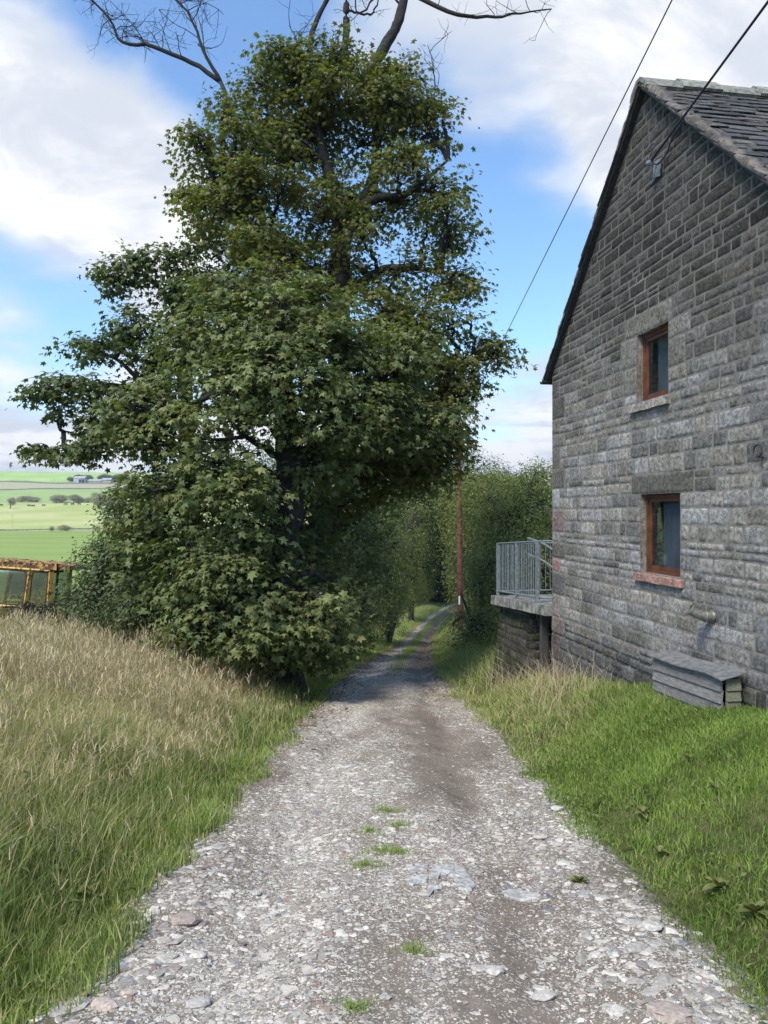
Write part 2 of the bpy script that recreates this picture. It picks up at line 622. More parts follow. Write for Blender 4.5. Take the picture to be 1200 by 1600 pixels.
M['ground'] = mat_ground()
M['lane'] = mat_lane()
M['stone'] = mat_stone()
M['pebble'] = mat_attr('pebble', .9, 60, .5, .004, .7, 1.2)
M['mortar'] = mat_mortar()
M['slate'] = mat_attr('stone_slate', .85, 14, .7, .01, .5, 1.5)
M['timber'] = mat_attr('weathered_timber', .85, 6, .7, .004, .6, 1.3, grain=(12, 1, 12))
M['wood_red'] = simple_mat('stained_window_wood', (.07, .025, .013), (.125, .048, .024), 8, .45, .2, .004)
M['steel'] = simple_mat('galvanised_steel', (.13, .155, .165), (.24, .275, .29), 20, .55, .2, .003, .35)
M['iron'] = simple_mat('black_iron', (.015, .015, .017), (.04, .04, .042), 20, .6, .3, .004)
M['pole'] = simple_mat('creosoted_pole', (.075, .028, .02), (.16, .065, .045), 6, .9, .5, .01)
M['white'] = simple_mat('white_strip', (.7, .7, .68), (.8, .8, .78), 6, .6, .1, .01)
M['pipe'] = simple_mat('flue_metal', (.13, .12, .10), (.25, .24, .21), 15, .45, .3, .004, .5)
M['concrete'] = simple_mat('concrete', (.08, .08, .07), (.26, .26, .24), 6, .95, .6, .01)
M['patch'] = simple_mat('pale_concrete', (.22, .215, .20), (.46, .455, .43), 22, .9, .5, .006)
M['render'] = simple_mat('verge_mortar', (.05, .045, .038), (.15, .13, .11), 9, .95, .8, .015)
M['cable'] = simple_mat('cable_sheath', (.012, .013, .03), (.02, .022, .05), 5, .5, .1, .003)
M['curtain'] = simple_mat('window_blind', (.13, .132, .128), (.20, .202, .198), 2, .9, .1, .01)
M['dark_room'] = simple_mat('dark_room', (.012, .013, .014), (.02, .021, .022), 2, .9, .1, .01)
M['glass'] = mat_glass('window_glass')
M['cab_glass'] = mat_glass('cab_glass', (.62, .68, .70), 4.5)
M['yellow'] = mat_rust('yellow_paint_rusting', (.46, .28, .05), .50)
M['rusty'] = mat_rust('rusty_roof_sheet', (.45, .24, .04), .46)
M['rubber'] = simple_mat('old_rubber', (.02, .02, .02), (.045, .043, .04), 9, .9, .4, .01)
M['barn_wall'] = simple_mat('barn_sheet', (.30, .31, .33), (.38, .39, .41), .3, .8, .1, .05)
M['barn_roof'] = simple_mat('barn_roof', (.25, .26, .29), (.33, .34, .37), .3, .8, .1, .05)
M['farm_stone'] = simple_mat('farm_stone', (.25, .23, .2), (.34, .31, .27), .3, .9, .1, .05)
M['cow'] = simple_mat('cow_hide', (.02, .018, .016), (.04, .035, .03), 2, .8, .1, .01)
M['drystone'] = simple_mat('drystone_wall', (.12, .12, .115), (.24, .235, .22), 1.5, .95, .6, .1)

# ------------------------------------------------------------------ ground and lane
def build_ground():
    ys = [-25.0]
    while ys[-1] < 5500:
        y = ys[-1]
        ys.append(y + max(.14, min(abs(y) * .02, 60)) if y > 0 else y + .5)
    ys = np.array(ys)
    t = np.linspace(-1, 1, 461)
    xs = np.sinh(t * 7.6) / np.sinh(7.6) * 3200
    X, Y = np.meshgrid(xs, ys)
    Z = H(X, Y)
    s = np.abs(X - cx(Y))
    Z = Z - .05 * (1 - sst(-.25, .1, s - hw(Y))) * (Y < 96)
    V = np.stack([X, Y, Z], -1).reshape(-1, 3)
    ny, nx = X.shape
    i, j = np.meshgrid(np.arange(ny - 1), np.arange(nx - 1), indexing='ij')
    a = (i * nx + j).ravel()
    Q = np.stack([a, a + 1, a + nx + 1, a + nx], 1)
    o = mesh_obj('ground', V, Q, M['ground'], smooth=True)
    tag(o, 'grassy hillside falling to a valley of green fields', kind='structure')


def lane_z(x, y):
    s = x - cx(y)
    w = hw(y)
    z = base(y) + .01
    z = z - .07 * np.exp(-((s - .70) / .24) ** 2) - .05 * np.exp(-((s + .72) / .26) ** 2)
    z = z + .02 * fbm(x * 1.7, y * 1.2, 0, 21, 4) * np.minimum(1, 8 / np.maximum(y, 1) + .4)
    z = z + .006 * fbm(x * 14, y * 14, 0, 31, 3)
    z = z - sst(-.02, .32, np.abs(s) - w) * .10
    return z


def stony(x, y):
    s = x - cx(y)
    d = .27 + .24 * fbm(x * 1.5, y * .55, 0, 41, 4) + .14 * fbm(x * 5, y * 3, 0, 43, 2)
    wob = .22 * fbm(y * .35, np.zeros_like(y), 0, 42, 3)
    d = d + .34 * np.exp(-((s + .72 + wob) / .34) ** 2)
    d = d + .10 * np.exp(-((s - 1.15) / .28) ** 2)
    d = d - .19 * np.exp(-((s - .55 + wob * .5) / .19) ** 2)
    d = d - .18 * sst(1.0, 1.4, -s) * sst(4.5, 7, y)
    d = d + .28 * (1 - sst(2.8, 4.6, y)) * sst(.7, 1.1, np.abs(s))
    d = d - .12 * sst(19, 26, y)
    return np.clip(d, .04, .86)


def build_lane():
    n = 1150
    ys = 1.2 * (98 / 1.2) ** (np.arange(n) / (n - 1))
    ys = np.concatenate([np.linspace(-24, 1.15, 200), ys])
    u = np.linspace(-1, 1, 261)
    Y = np.repeat(ys[:, None], len(u), 1)
    X = cx(Y) + u[None, :] * (hw(Y) + .35)
    Z = lane_z(X, Y)
    V = np.stack([X, Y, Z], -1).reshape(-1, 3)
    ny, nx = X.shape
    i, j = np.meshgrid(np.arange(ny - 1), np.arange(nx - 1), indexing='ij')
    a = (i * nx + j).ravel()
    Q = np.stack([a, a + 1, a + nx + 1, a + nx], 1)
    s = X - cx(Y)
    st = stony(X, Y)
    grit = np.exp(-((s - .0) / .33) ** 2)
    moss = np.exp(-(s / .3) ** 2) * sst(20, 30, Y) * .8 + sst(-.25, .1, np.abs(s) - hw(Y)) * .9
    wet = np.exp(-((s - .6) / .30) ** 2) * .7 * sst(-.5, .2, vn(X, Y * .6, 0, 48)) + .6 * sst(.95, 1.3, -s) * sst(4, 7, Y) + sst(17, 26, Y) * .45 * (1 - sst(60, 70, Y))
    C = np.stack([st, moss, wet], -1).reshape(-1, 3)
    o = mesh_obj('lane', V, Q, M['lane'], col=C, smooth=True)
    tag(o, 'stony gravel lane running downhill between the verges', kind='structure')


def ico():
    t = (1 + 5 ** .5) / 2
    v = np.array([[-1, t, 0], [1, t, 0], [-1, -t, 0], [1, -t, 0], [0, -1, t], [0, 1, t], [0, -1, -t], [0, 1, -t], [t, 0, -1], [t, 0, 1], [-t, 0, -1], [-t, 0, 1]], float)
    v /= np.linalg.norm(v[0])
    f = np.array([[0, 11, 5], [0, 5, 1], [0, 1, 7], [0, 7, 10], [0, 10, 11], [1, 5, 9], [5, 11, 4], [11, 10, 2], [10, 7, 6], [7, 1, 8], [3, 9, 4], [3, 4, 2], [3, 2, 6], [3, 6, 8], [3, 8, 9], [4, 9, 5], [2, 4, 11], [6, 2, 10], [8, 6, 7], [9, 8, 1]])
    return v, f


def ico2():
    v, f = ico()
    v = list(map(tuple, v))
    cache = {}
    def mid(a, b):
        k = (min(a, b), max(a, b))
        if k not in cache:
            p = np.array(v[a]) + np.array(v[b])
            p /= np.linalg.norm(p)
            v.append(tuple(p))
            cache[k] = len(v) - 1
        return cache[k]
    nf = []
    for a, b, c in f:
        ab, bc, ca = mid(a, b), mid(b, c), mid(c, a)
        nf += [[a, ab, ca], [b, bc, ab], [c, ca, bc], [ab, bc, ca]]
    return np.array(v), np.array(nf)


def stone_cols(n, r):
    g = r.uniform(.20, .50, n)
    c = np.stack([g * 1.06, g * .985, g * .87], 1)
    k = r.random(n)
    br = k < .10
    c[br] = np.stack([g[br] * .72, g[br] * .58, g[br] * .5], 1)
    bl = (k > .10) & (k < .2)
    c[bl] = np.stack([g[bl] * .55, g[bl] * .56, g[bl] * .58], 1)
    return c


def stones_arr(X, Y, S, r, sink=.35, squash=(.25, .6)):
    v, f = ico()
    n = len(X)
    P = np.sign(v) * np.abs(v) ** .8
    V = P[None] * (1 + r.uniform(-.28, .28, (n, 12, 1)))
    V = V * np.stack([r.uniform(.7, 1.35, n), r.uniform(.6, 1.0, n), r.uniform(*squash, n)], 1)[:, None, :]
    V[:, :, 2] = np.minimum(V[:, :, 2], r.uniform(.15, .4, n)[:, None])
    a = r.uniform(0, 2 * np.pi, n)
    ca, sa = np.cos(a)[:, None], np.sin(a)[:, None]
    x, y = V[:, :, 0] * ca - V[:, :, 1] * sa, V[:, :, 0] * sa + V[:, :, 1] * ca
    tx, ty = r.normal(0, .12, n)[:, None], r.normal(0, .12, n)[:, None] - .147
    z = V[:, :, 2] + tx * x + ty * y
    V = np.stack([x, y, z], -1) * S[:, None, None]
    V[:, :, 0] += X[:, None]
    V[:, :, 1] += Y[:, None]
    V[:, :, 2] += (lane_z(X, Y) + S * (.2 - sink))[:, None]
    Fc = (f[None] + (np.arange(n) * 12)[:, None, None]).reshape(-1, 3)
    C = np.repeat(stone_cols(n, r), 12, 0)
    return V.reshape(-1, 3), Fc, C


def build_gravel():
    r = np.random.default_rng(11)
    Xs, Ys, Ss = [], [], []
    for n, y0, y1, pw, s0, s1 in ((42000, 2.2, 8, 1.6, .004, .012), (15000, 2.2, 12, 1.3, .011, .024), (1500, 2.2, 16, 1.0, .024, .044), (9000, 7, 27, 1.1, .014, .032)):
        t = r.random(n)
        y = y0 + (y1 - y0) * t ** pw
        sx = r.uniform(-1, 1, n)
        x = cx(y) + sx * (hw(y) + .02)
        e = stony(x, y)
        keep = r.random(n) < np.clip((e - .15) * 1.5, .03, 1)
        # a scatter of rubble thrown up at both edges
        edge = (np.abs(sx) > .78) & (r.random(n) < .5)
        keep |= edge & (r.random(n) < .6)
        Xs.append(x[keep]); Ys.append(y[keep])
        s = s0 * (s1 / s0) ** r.random(keep.sum())
        Ss.append(s)
    for n, s0_, s1_, y1 in ((420, .85, 1.42, 7.5), (330, -1.5, -1.0, 5.5)):      # rubble thrown up along the edges
        y = 2.4 + (y1 - 2.4) * r.random(n) ** 1.3
        x = cx(y) + r.uniform(s0_, s1_, n)
        k = vn(x * 2, y * 1.5, 0, 49) > -.25
        Xs.append(x[k]); Ys.append(y[k]); Ss.append(.02 * (.05 / .02) ** r.random(k.sum()))
    X, Y, S = map(np.concatenate, (Xs, Ys, Ss))
    V, Fc, C = stones_arr(X, Y, S, r)
    o = mesh_obj('gravel', V, Fc, M['pebble'], col=C)
    tag(o, 'loose pale limestone gravel strewn over the lane', 'gravel', kind='stuff')


def ground_at(px, py, fn):
    """walk along the sight line of a photo pixel until it meets the surface"""
    dx, dz = (px - 600) / F, (800 - py) / F
    d = np.linspace(1.5, 60, 6000)
    z = fn(dx * d, d)
    i = np.argmax(z > dz * d)
    return dx * d[i], d[i], z[i]


def build_rocks():
    r = np.random.default_rng(5)
    # photo position, size in m, pinkish?, label
    L = [(1045, 1585, .11, 1, 'large pinkish boulder sunk at the lane edge, nearest to the viewer on the house side'),
         (990, 1445, .075, 0, 'flat pale stone lying flush near the right rut, one of a broken row'),
         (1017, 1450, .08, 0, 'square-edged white stone beside the flat pale one on the right of the lane'),
         (990, 1485, .085, 0, 'broad cream stone below the broken row of white stones'),
         (1025, 1478, .06, 0, 'small cream stone touching the grassy edge side of the broad cream stone'),
         (955, 1385, .055, 0, 'rounded white stone near the right verge, above the broken row'),
         (940, 1405, .06, 0, 'split white stone in two halves right of the thin concrete strip'),
         (985, 1417, .055, 0, 'pale wedge stone at the top of the broken row'),
         (880, 1350, .075, 0, 'pale rounded stone in the loose line right of the concrete patch'),
         (845, 1310, .07, 0, 'domed white stone up the lane from the concrete patch'),
         (870, 1320, .06, 0, 'low white stone next to the domed white stone'),
         (895, 1357, .06, 0, 'chipped white stone at the verge end of the loose line'),
         (870, 1265, .085, 0, 'long whitish rock bedded in the brown dirt by the right verge'),
         (885, 1248, .06, 0, 'small blocky stone behind the long whitish rock'),
         (867, 1220, .06, 0, 'pale stone at the grass edge, farthest up the right verge'),
         (675, 1282, .075, 1, 'flat pinkish stone lying in the middle of the lane'),
         (612, 1378, .038, 0, 'small white stone left of the concrete patch'),
         (602, 1560, .04, 0, 'bright white pebble standing alone in the lane centre'),
         (748, 1515, .05, 0, 'pale flat stone in the lower middle of the lane'),
         (775, 1519, .06, 0, 'cream stone right of the pale flat one in the lower lane'),
         (848, 1560, .07, 0, 'wide flat white stone low in the right wheel rut'),
         (312, 1276, .055, 0, 'round white stone on the left verge edge, the farther of two'),
         (197, 1371, .05, 0, 'round white stone on the left verge edge, the nearer of two'),
         (315, 1331, .05, 0, 'flat white stone in from the left verge edge'),
         (275, 1320, .055, 1, 'buff stone tucked under the left verge grass'),
         (290, 1440, .11, 1, 'flat grey slab stone with a dark shadowed edge, left wheel track'),
         (228, 1441, .055, 0, 'upright white stone in the left wheel track, one of a pair'),
         (212, 1445, .045, 0, 'smaller white stone of the pair in the left wheel track'),
         (310, 1495, .06, 0, 'oval pale stone in the lower left wheel track'),
         (265, 1497, .05, 0, 'pale grey oval stone beside the lower left oval one'),
         (400, 1398, .06, 0, 'pale flat stone in the middle of the left wheel track'),
         (487, 1462, .05, 0, 'pale angular stone between wheel track and lane centre'),
         (160, 1525, .06, 0, 'grey-white stone in the heap of rubble at bottom left'),
         (110, 1530, .07, 0, 'large grey-white rubble stone at bottom left edge'),
         (200, 1553, .055, 1, 'pink stone in the rubble at bottom left'),
         (165, 1575, .08, 1, 'broad dull pink stone at the bottom left of the lane'),
         (92, 1585, .07, 0, 'pale rubble stone nearest the lower left corner'),
         (310, 1570, .07, 0, 'white flat stone low on the left track'),
         (1090, 1460, .035, 0, 'tiny white stone at the foot of the right grass'),
         (1095, 1520, .05, 0, 'pale stone at the right lane edge above the boulder'),
         (600, 1447, .03, 0, 'small white pebble on the centre ridge of the lane')]
    v, f = ico2()
    for k, (px, py, s, pink, lab) in enumerate(L):
        x, y, z = ground_at(px, py, lane_z)
        sc = np.array([r.uniform(.9, 1.25), r.uniform(.65, .95), r.uniform(.28, .5)]) * s * .5 * 1.35
        q = v + .28 * np.stack([vn(v[:, 0] * 1.5 + k * 7, v[:, 1] * 1.5, v[:, 2] * 1.5, 51 + a) for a in range(3)], 1)
        q += .07 * np.stack([vn(v[:, 0] * 5 + k * 7, v[:, 1] * 5, v[:, 2] * 5, 61 + a) for a in range(3)], 1)
        q = q * sc
        q[:, 2] = np.minimum(q[:, 2], sc[2] * r.uniform(.55, .85))
        a = r.uniform(-.6, .6)
        q = q @ np.array([[math.cos(a), math.sin(a), 0], [-math.sin(a), math.cos(a), 0], [0, 0, 1]])
        q[:, 2] += -.147 * q[:, 1]
        c = (.43, .405, .365) if not pink else (.38, .315, .27)
        c = np.array(c) * r.uniform(.8, 1.08)
        o = mesh_obj('stone', q, f, M['pebble'], col=np.tile(c, (len(q), 1)), smooth=False)
        o.location = (x, y, z + sc[2] * .35)
        tag(o, lab, 'stone', 'larger stones lying in the lane')


def build_patches():
    r = np.random.default_rng(3)
    def slab(name, poly, lab, th=.022):
        P = []
        for i in range(len(poly)):
            a, b = np.array(poly[i], float), np.array(poly[(i + 1) % len(poly)], float)
            for t in np.arange(0, 1, .2):
                P.append(a + (b - a) * t + r.normal(0, .8, 2))
        pts = np.array([ground_at(px, py, lane_z) for px, py in P])
        c = pts.mean(0)
        n = len(pts)
        zt = lane_z(pts[:, 0], pts[:, 1])
        up = pts.copy(); up[:, 2] = zt + .008
        inn = c + (up - c) * .9; inn[:, 2] = lane_z(inn[:, 0], inn[:, 1]) + .012
        dn = pts.copy(); dn[:, 2] = zt - th
        ctr = c.copy(); ctr[2] = float(lane_z(c[0:1], c[1:2])[0]) + .013
        V = np.vstack([dn, up, inn, ctr[None]]) - c
        i = np.arange(n); j = (i + 1) % n
        Q = np.concatenate([np.stack([i, j, j + n, i + n], 1), np.stack([i + n, j + n, j + 2 * n, i + 2 * n], 1)])
        T = np.stack([i + 2 * n, j + 2 * n, np.full(n, 3 * n)], 1)
        o = mesh_obj(name, V, [Q, T], M['patch'])
        o.location = c
        tag(o, lab, 'concrete patch', 'remains of concrete in the lane')
    slab('concrete_patch', [(674, 1356), (700, 1350), (712, 1352), (708, 1364), (684, 1374), (672, 1372)], 'pale worn concrete patch, upper middle piece of the broken patch')
    slab('concrete_patch', [(702, 1350), (724, 1358), (742, 1384), (735, 1398), (716, 1390), (708, 1370)], 'bluish concrete patch curving down toward the rut, largest piece')
    slab('concrete_patch', [(636, 1356), (668, 1354), (668, 1362), (640, 1366)], 'thin pale concrete strip at the left of the broken patch, the upper one')
    slab('concrete_patch', [(634, 1371), (668, 1368), (667, 1382), (640, 1384)], 'small pale concrete piece left in the patch, under the thin strip')
    slab('concrete_patch', [(668, 1386), (690, 1383), (692, 1392), (676, 1394), (670, 1404)], 'lowest little piece of the broken pale concrete patch')
    slab('concrete_patch', [(784, 1394), (805, 1392), (842, 1398), (846, 1405), (815, 1410), (790, 1403)], 'separate long whitish concrete strip in the right wheel rut')


# ------------------------------------------------------------------ grass
def blades(X, Y, Z, h, w, r, bend=.35, tone=None, turn=None, lean=None, segs=2):
    n = len(X)
    a = r.uniform(0, 2 * np.pi, n)
    fx, fy = np.cos(a), np.sin(a)                         # blade width direction
    b = r.uniform(0, 2 * np.pi, n) if lean is None else lean
    lb = np.abs(r.normal(bend, bend * .5, n))
    lx, ly = np.cos(b) * lb, np.sin(b) * lb
    out = []
    ts = np.linspace(0, 1, segs + 1)
    for k, t in enumerate(ts):
        hx = X + lx * h * t ** 1.8
        hy = Y + ly * h * t ** 1.8
        hz = Z + h * t * (1 - .35 * np.minimum(lb, 1.2) * t) - .02 * (t == 0)
        ww = w * (1 - t ** 1.5) * .5 if k < segs else w * 0
        if k < segs:
            out.append(np.stack([hx - fx * ww, hy - fy * ww, hz], 1))
            out.append(np.stack([hx + fx * ww, hy + fy * ww, hz], 1))
        else:
            out.append(np.stack([hx, hy, hz], 1))
    V = np.stack(out, 1)
    nv = V.shape[1]
    o = (np.arange(n) * nv)[:, None]
    Q = np.concatenate([np.array([2 * k, 2 * k + 1, 2 * k + 3, 2 * k + 2])[None] + o for k in range(segs - 1)]) if segs > 1 else np.zeros((0, 4), int)
    T = np.array([2 * segs - 2, 2 * segs - 1, 2 * segs])[None] + o
    tone = r.random(n) if tone is None else tone
    turn = np.zeros(n) if turn is None else turn
    C = np.repeat(np.stack([tone, turn, r.random(n)], 1), nv, 0)
    return V.reshape(-1, 3), Q, T, C


def merge(parts):
    Vs, Qs, Ts, Cs, n = [], [], [], [], 0
    for V, Q, T, C in parts:
        Vs.append(V); Cs.append(C)
        if len(Q):
            Qs.append(Q + n)
        if len(T):
            Ts.append(T + n)
        n += len(V)
    fs = []
    if Qs:
        fs.append(np.concatenate(Qs))
    if Ts:
        fs.append(np.concatenate(Ts))
    return np.concatenate(Vs), fs, np.concatenate(Cs)


def scatter(n, y0, y1, s0, s1, r, pw=1.0, side=1, spread=None):
    y = y0 + (y1 - y0) * r.random(n) ** pw
    lim = np.minimum(s1, y * .62 + 1.2)                   # no wider than a little beyond the frame
    s = s0 + (lim - s0).clip(.05) * r.random(n)
    e = (.13 * fbm(y * .9, np.full(n, side * 5.0), 0, 161, 4) - .06) * (s0 == 0)
    x = cx(y) + side * (hw(y) + e - .10 + s)
    return x, y, s


# house frame: u runs along the gable towards the viewer, v into the house
O2 = np.array([2.7, 11.5]); UD = np.array([.152, -.9884]); VD = np.array([.9884, .152])


def HP(u, v, z):
    return np.array([O2[0] + UD[0] * u + VD[0] * v, O2[1] + UD[1] * u + VD[1] * v, z])


def in_house(x, y, pad=0.0):
    du = (x - O2[0]) * UD[0] + (y - O2[1]) * UD[1]
    dv = (x - O2[0]) * VD[0] + (y - O2[1]) * VD[1]
    a = (du > -pad) & (dv > -pad) & (du < 6.2)
    b = (du <= 0) & (du > -3.2) & (dv > .0)
    return a | b


def build_grass():
    r = np.random.default_rng(23)
    G, D = [], []
    # ---- right verge: short green turf
    for n, y0, y1, pw in ((95000, 1.8, 8.5, 1.35), (45000, 6, 14, 1.0)):
        x, y, s = scatter(n, y0, y1, 0, 3.6, r, pw, 1)
        k = ~in_house(x, y, .02)
        edge = sst(0, .35, s + .12 * vn(x * 3, y * 3, 0, 71))
        k &= r.random(n) < edge * .9 + .1 * (s > .1)
        x, y, s = x[k], y[k], s[k]
        far = sst(6.5, 10.5, y)
        clump = vn(x * 2.2, y * 2.2, 0, 72)
        h = (.03 + .04 * sst(0, 1.2, s) + .028 * clump) * r.uniform(.6, 1.35, len(x)) * (1 + far * 1.5) + .015
        tone = np.clip(.5 + .4 * vn(x * 1.8, y * 1.8, 0, 73) + r.normal(0, .27, len(x)), 0, 1)
        turn = np.clip(.14 + .42 * far + .25 * sst(.1, .7, vn(x * .9, y * .9, 0, 74)) + r.normal(0, .15, len(x)), 0, 1) * (r.random(len(x)) < .2 + .55 * far)
        w = (.0038 + .0009 * y) * r.uniform(.5, 1.6, len(x))
        G.append(blades(x, y, HG(x, y), h.clip(.02), w, r, .5, tone, turn))
    # taller seeding grass at the house foot and down the verge
    x, y, s = scatter(26000, 7.5, 24, .0, 3.2, r, 1.0, 1)
    k = ~in_house(x, y, .02)
    k &= (r.random(len(x)) < .25 + .75 * sst(-.2, .4, vn(x * .8, y * .8, 0, 75)))
    x, y, s = x[k], y[k], s[k]
    h = (.14 + .26 * sst(8.5, 13, y) * sst(0, .8, s)) * r.uniform(.5, 1.3, len(x))
    turn = np.clip(r.normal(.4, .3, len(x)), 0, 1)
    G.append(blades(x, y, HG(x, y), h, (.004 + .0009 * y) * r.uniform(.6, 1.2, len(x)), r, .7, np.clip(r.normal(.5, .2, len(x)), 0, 1), turn, segs=3))
    x, y, s = scatter(1500, 9.3, 15, .6, 2.6, r, 1.0, 1)
    k = ~in_house(x, y, .02)
    x, y = x[k], y[k]
    D.append(blades(x, y, HG(x, y), r.uniform(.4, .8, len(x)), .003 + .0004 * y, r, .6, r.uniform(.5, 1, len(x)), segs=3))
    # right of the lane farther down, and the verges of the far lane
    for side in (1, -1):
        y = r.uniform(18, 80, 24000); s = r.random(24000) * 2.4
        x = cx(y) + side * (hw(y) - .1 + s)
        h = (.12 + .28 * sst(.2, 1.2, s)) * r.uniform(.6, 1.3, len(x))
        turn = np.clip(r.normal(.3, .3, len(x)), 0, 1)
        G.append(blades(x, y, HG(x, y), h, .012 + .0006 * y, r, .5, r.uniform(.2, .9, len(x)), turn))
    y = r.uniform(19, 80, 16000); s = r.normal(0, .17, 16000)
    x = cx(y) + s
    k = r.random(len(x)) < .25 + .75 * sst(-.3, .3, vn(x * .9, y * .35, 0, 77))
    x, y = x[k], y[k]
    G.append(blades(x, y, lane_z(x, y), r.uniform(.03, .10, len(x)), .008 + .0005 * y, r, .5, r.uniform(.1, .7, len(x)), r.uniform(0, .5, len(x))))
    # ---- left verge: green at the edge, growing tall and dry away from the lane
    for n, y0, y1, pw in ((110000, 1.8, 8, 1.25), (70000, 6, 19, 1.0)):
        x, y, s = scatter(n, y0, y1, 0, 9.5, r, pw, -1)
        e = sst(0, .3, s + .15 * vn(x * 3, y * 3, 0, 81))
        k = r.random(n) < e
        x, y, s = x[k], y[k], s[k]
        m = len(x)
        tall = sst(.2, 2.0, s + .35 * vn(x * .9, y * .9, 0, 82))
        patch = vn(x * 2.1, y * 2.1, 0, 87)
        h = (.07 + .14 * sst(.1, .9, s) + .22 * tall + .07 * patch) * r.uniform(.35, 1.35, m) + .02
        dryp = np.clip(.16 + .75 * sst(.3, 1.8, s + .7 * vn(x * .8, y * .8, 0, 83)), 0, .85)
        turn = np.clip(np.where(r.random(m) < dryp, r.uniform(.5, 1, m), r.uniform(0, .25, m)), 0, 1)
        tone = np.clip(.45 + .35 * vn(x * 1.6, y * 1.6, 0, 84) + r.normal(0, .27, m), 0, 1)
        G.append(blades(x, y, HG(x, y), h, (.0042 + .0009 * y) * r.uniform(.5, 1.6, m), r, .42, tone, turn, segs=3))
    V, fs, C = merge(G)
    o = mesh_obj('grass', V, fs, M['grass'], col=C)
    tag(o, 'green and straw-tinged grass covering both verges of the lane', 'grass', kind='stuff')
    # ---- tall dry hay on the left
    for n, y0, y1, s0, hh in ((30000, 3.0, 13.5, .2, .68), (32000, 8, 21, .3, .85)):
        x, y, s = scatter(n, y0, y1, s0, 12, r, 1.0, -1)
        k = r.random(n) < sst(.25, 1.3, s - .7 * (1 - sst(4, 7, y)) + .6 * vn(x * .7, y * .7, 0, 85)) * .9 + .04
        # the hay thins out under the trees
        k &= r.random(n) < 1 - .8 * sst(12.5, 14.5, y) * sst(-5.2, -3.6, x)
        x, y, s = x[k], y[k], s[k]
        m = len(x)
        h = hh * (.6 + .4 * sst(.8, 3.0, s)) * r.uniform(.4, 1.3, m) * (.9 + .25 * vn(x * 1.5, y * 1.5, 0, 89))
        tone = np.clip(.45 + .25 * vn(x * 1.1, y * 1.1, 0, 86) + r.normal(0, .22, m), 0, 1)
        turn = np.clip(np.where(r.random(m) < .18, r.uniform(.4, .9, m), 0), 0, 1)
        z = HG(x, y)
        ln = r.uniform(0, 6.283, m)
        D.append(blades(x, y, z, h, (.0030 + .0006 * y) * r.uniform(.6, 1.5, m), r, .24, tone, turn, lean=ln, segs=3))
        # seed heads: a loose little fan of awns near the tip
        q = r.random(m) < .35
        xh, yh, zh, hq, lq = x[q], y[q], z[q], h[q], ln[q]
        for j in range(3):
            t = .82 + .06 * j
            bx = xh + np.cos(lq) * .24 * hq * t ** 1.8
            by = yh + np.sin(lq) * .24 * hq * t ** 1.8
            bz = zh + hq * t * (1 - .35 * .24 * t)
            mm = len(bx)
            D.append(blades(bx, by, bz, r.uniform(.05, .11, mm), (.006 + .0007 * yh), r, .9, r.uniform(.4, 1, mm), segs=2))
    V, fs, C = merge(D)
    o = mesh_obj('hay', V, fs, M['dry'], col=C)
    tag(o, 'tall dry seeding grass standing between the lane and the field', 'dry grass', kind='stuff')
    # ---- clover and small creeping leaves in the turf
    P_, n_ = [], 9000
    for side, n_ in ((1, 9000), (-1, 3500)):
        x, y, s = scatter(n_, 2, 9.5, 0.02, 3.4 if side > 0 else 1.1, r, 1.2, side)
        k = ~in_house(x, y, .02)
        k &= r.random(len(x)) < sst(-.1, .35, vn(x * 2.6, y * 2.6, 0, 171))
        x, y = x[k], y[k]
        P_.append(np.stack([x, y, HG(x, y) + r.uniform(.03, .085, len(x))], 1))
    P_ = np.concatenate(P_)
    m = len(P_)
    N = np.stack([r.normal(0, .4, m), r.normal(0, .4, m), np.ones(m)], 1)
    V, Fc, C = leaves(P_, N, r.normal(0, 1, (m, 3)), r.uniform(.018, .045, m), LEAF_SIMPLE, r.random(m), r.random(m) * .3)
    o = mesh_obj('clover', V, Fc, M['leaf_hedge'], col=C)
    tag(o, 'clover and little creeping leaves mixed through the short verge grass', 'clover', kind='stuff')
    # ---- leafy weeds tangled through the long grass on the field side
    x, y, s = scatter(9000, 2.5, 18, .3, 9, r, 1.0, -1)
    k = r.random(len(x)) < sst(.05, .5, vn(x * 1.3, y * 1.3, 0, 181))
    x, y, s = x[k], y[k], s[k]
    m = len(x)
    P_ = np.stack([x, y, HG(x, y) + r.uniform(.08, .42, m) * sst(0, 1.5, s) + .04], 1)
    N = np.stack([r.normal(0, .5, m), r.normal(0, .5, m), np.ones(m)], 1)
    V, Fc, C = leaves(P_, N, r.normal(0, 1, (m, 3)), r.uniform(.03, .085, m), LEAF_SIMPLE, r.random(m), r.random(m) * .6)
    o = mesh_obj('weeds', V, Fc, M['leaf_shrub'], col=C)
    tag(o, 'small leafy weeds tangled through the long grass on the field side', 'weeds', kind='stuff')
    # ---- fallen leaves where the lane goes under the trees
    n = 6500
    y = r.uniform(8.5, 60, n); sd = r.random(n) < .5
    s = np.where(sd, -1, 1) * (hw(y) - np.abs(r.normal(0, .35, n)))
    k = (y > 14) | (s < 0)
    k &= r.random(n) < .15 + .85 * sst(9, 20, y)
    x = cx(y) + s
    x, y = x[k], y[k]
    m = len(x)
    N = np.stack([r.normal(0, .35, m), r.normal(0, .35, m), np.ones(m)], 1)
    V, Fc, C = leaves(np.stack([x, y, lane_z(x, y) + .012], 1), N, r.normal(0, 1, (m, 3)), r.uniform(.04, .10, m), LEAF_SIMPLE, r.random(m), r.random(m))
    o = mesh_obj('fallen_leaves', V, Fc, M['litter'], col=C)
    tag(o, 'brown fallen leaves drifted along the shaded lane edges', 'fallen leaves', kind='stuff')


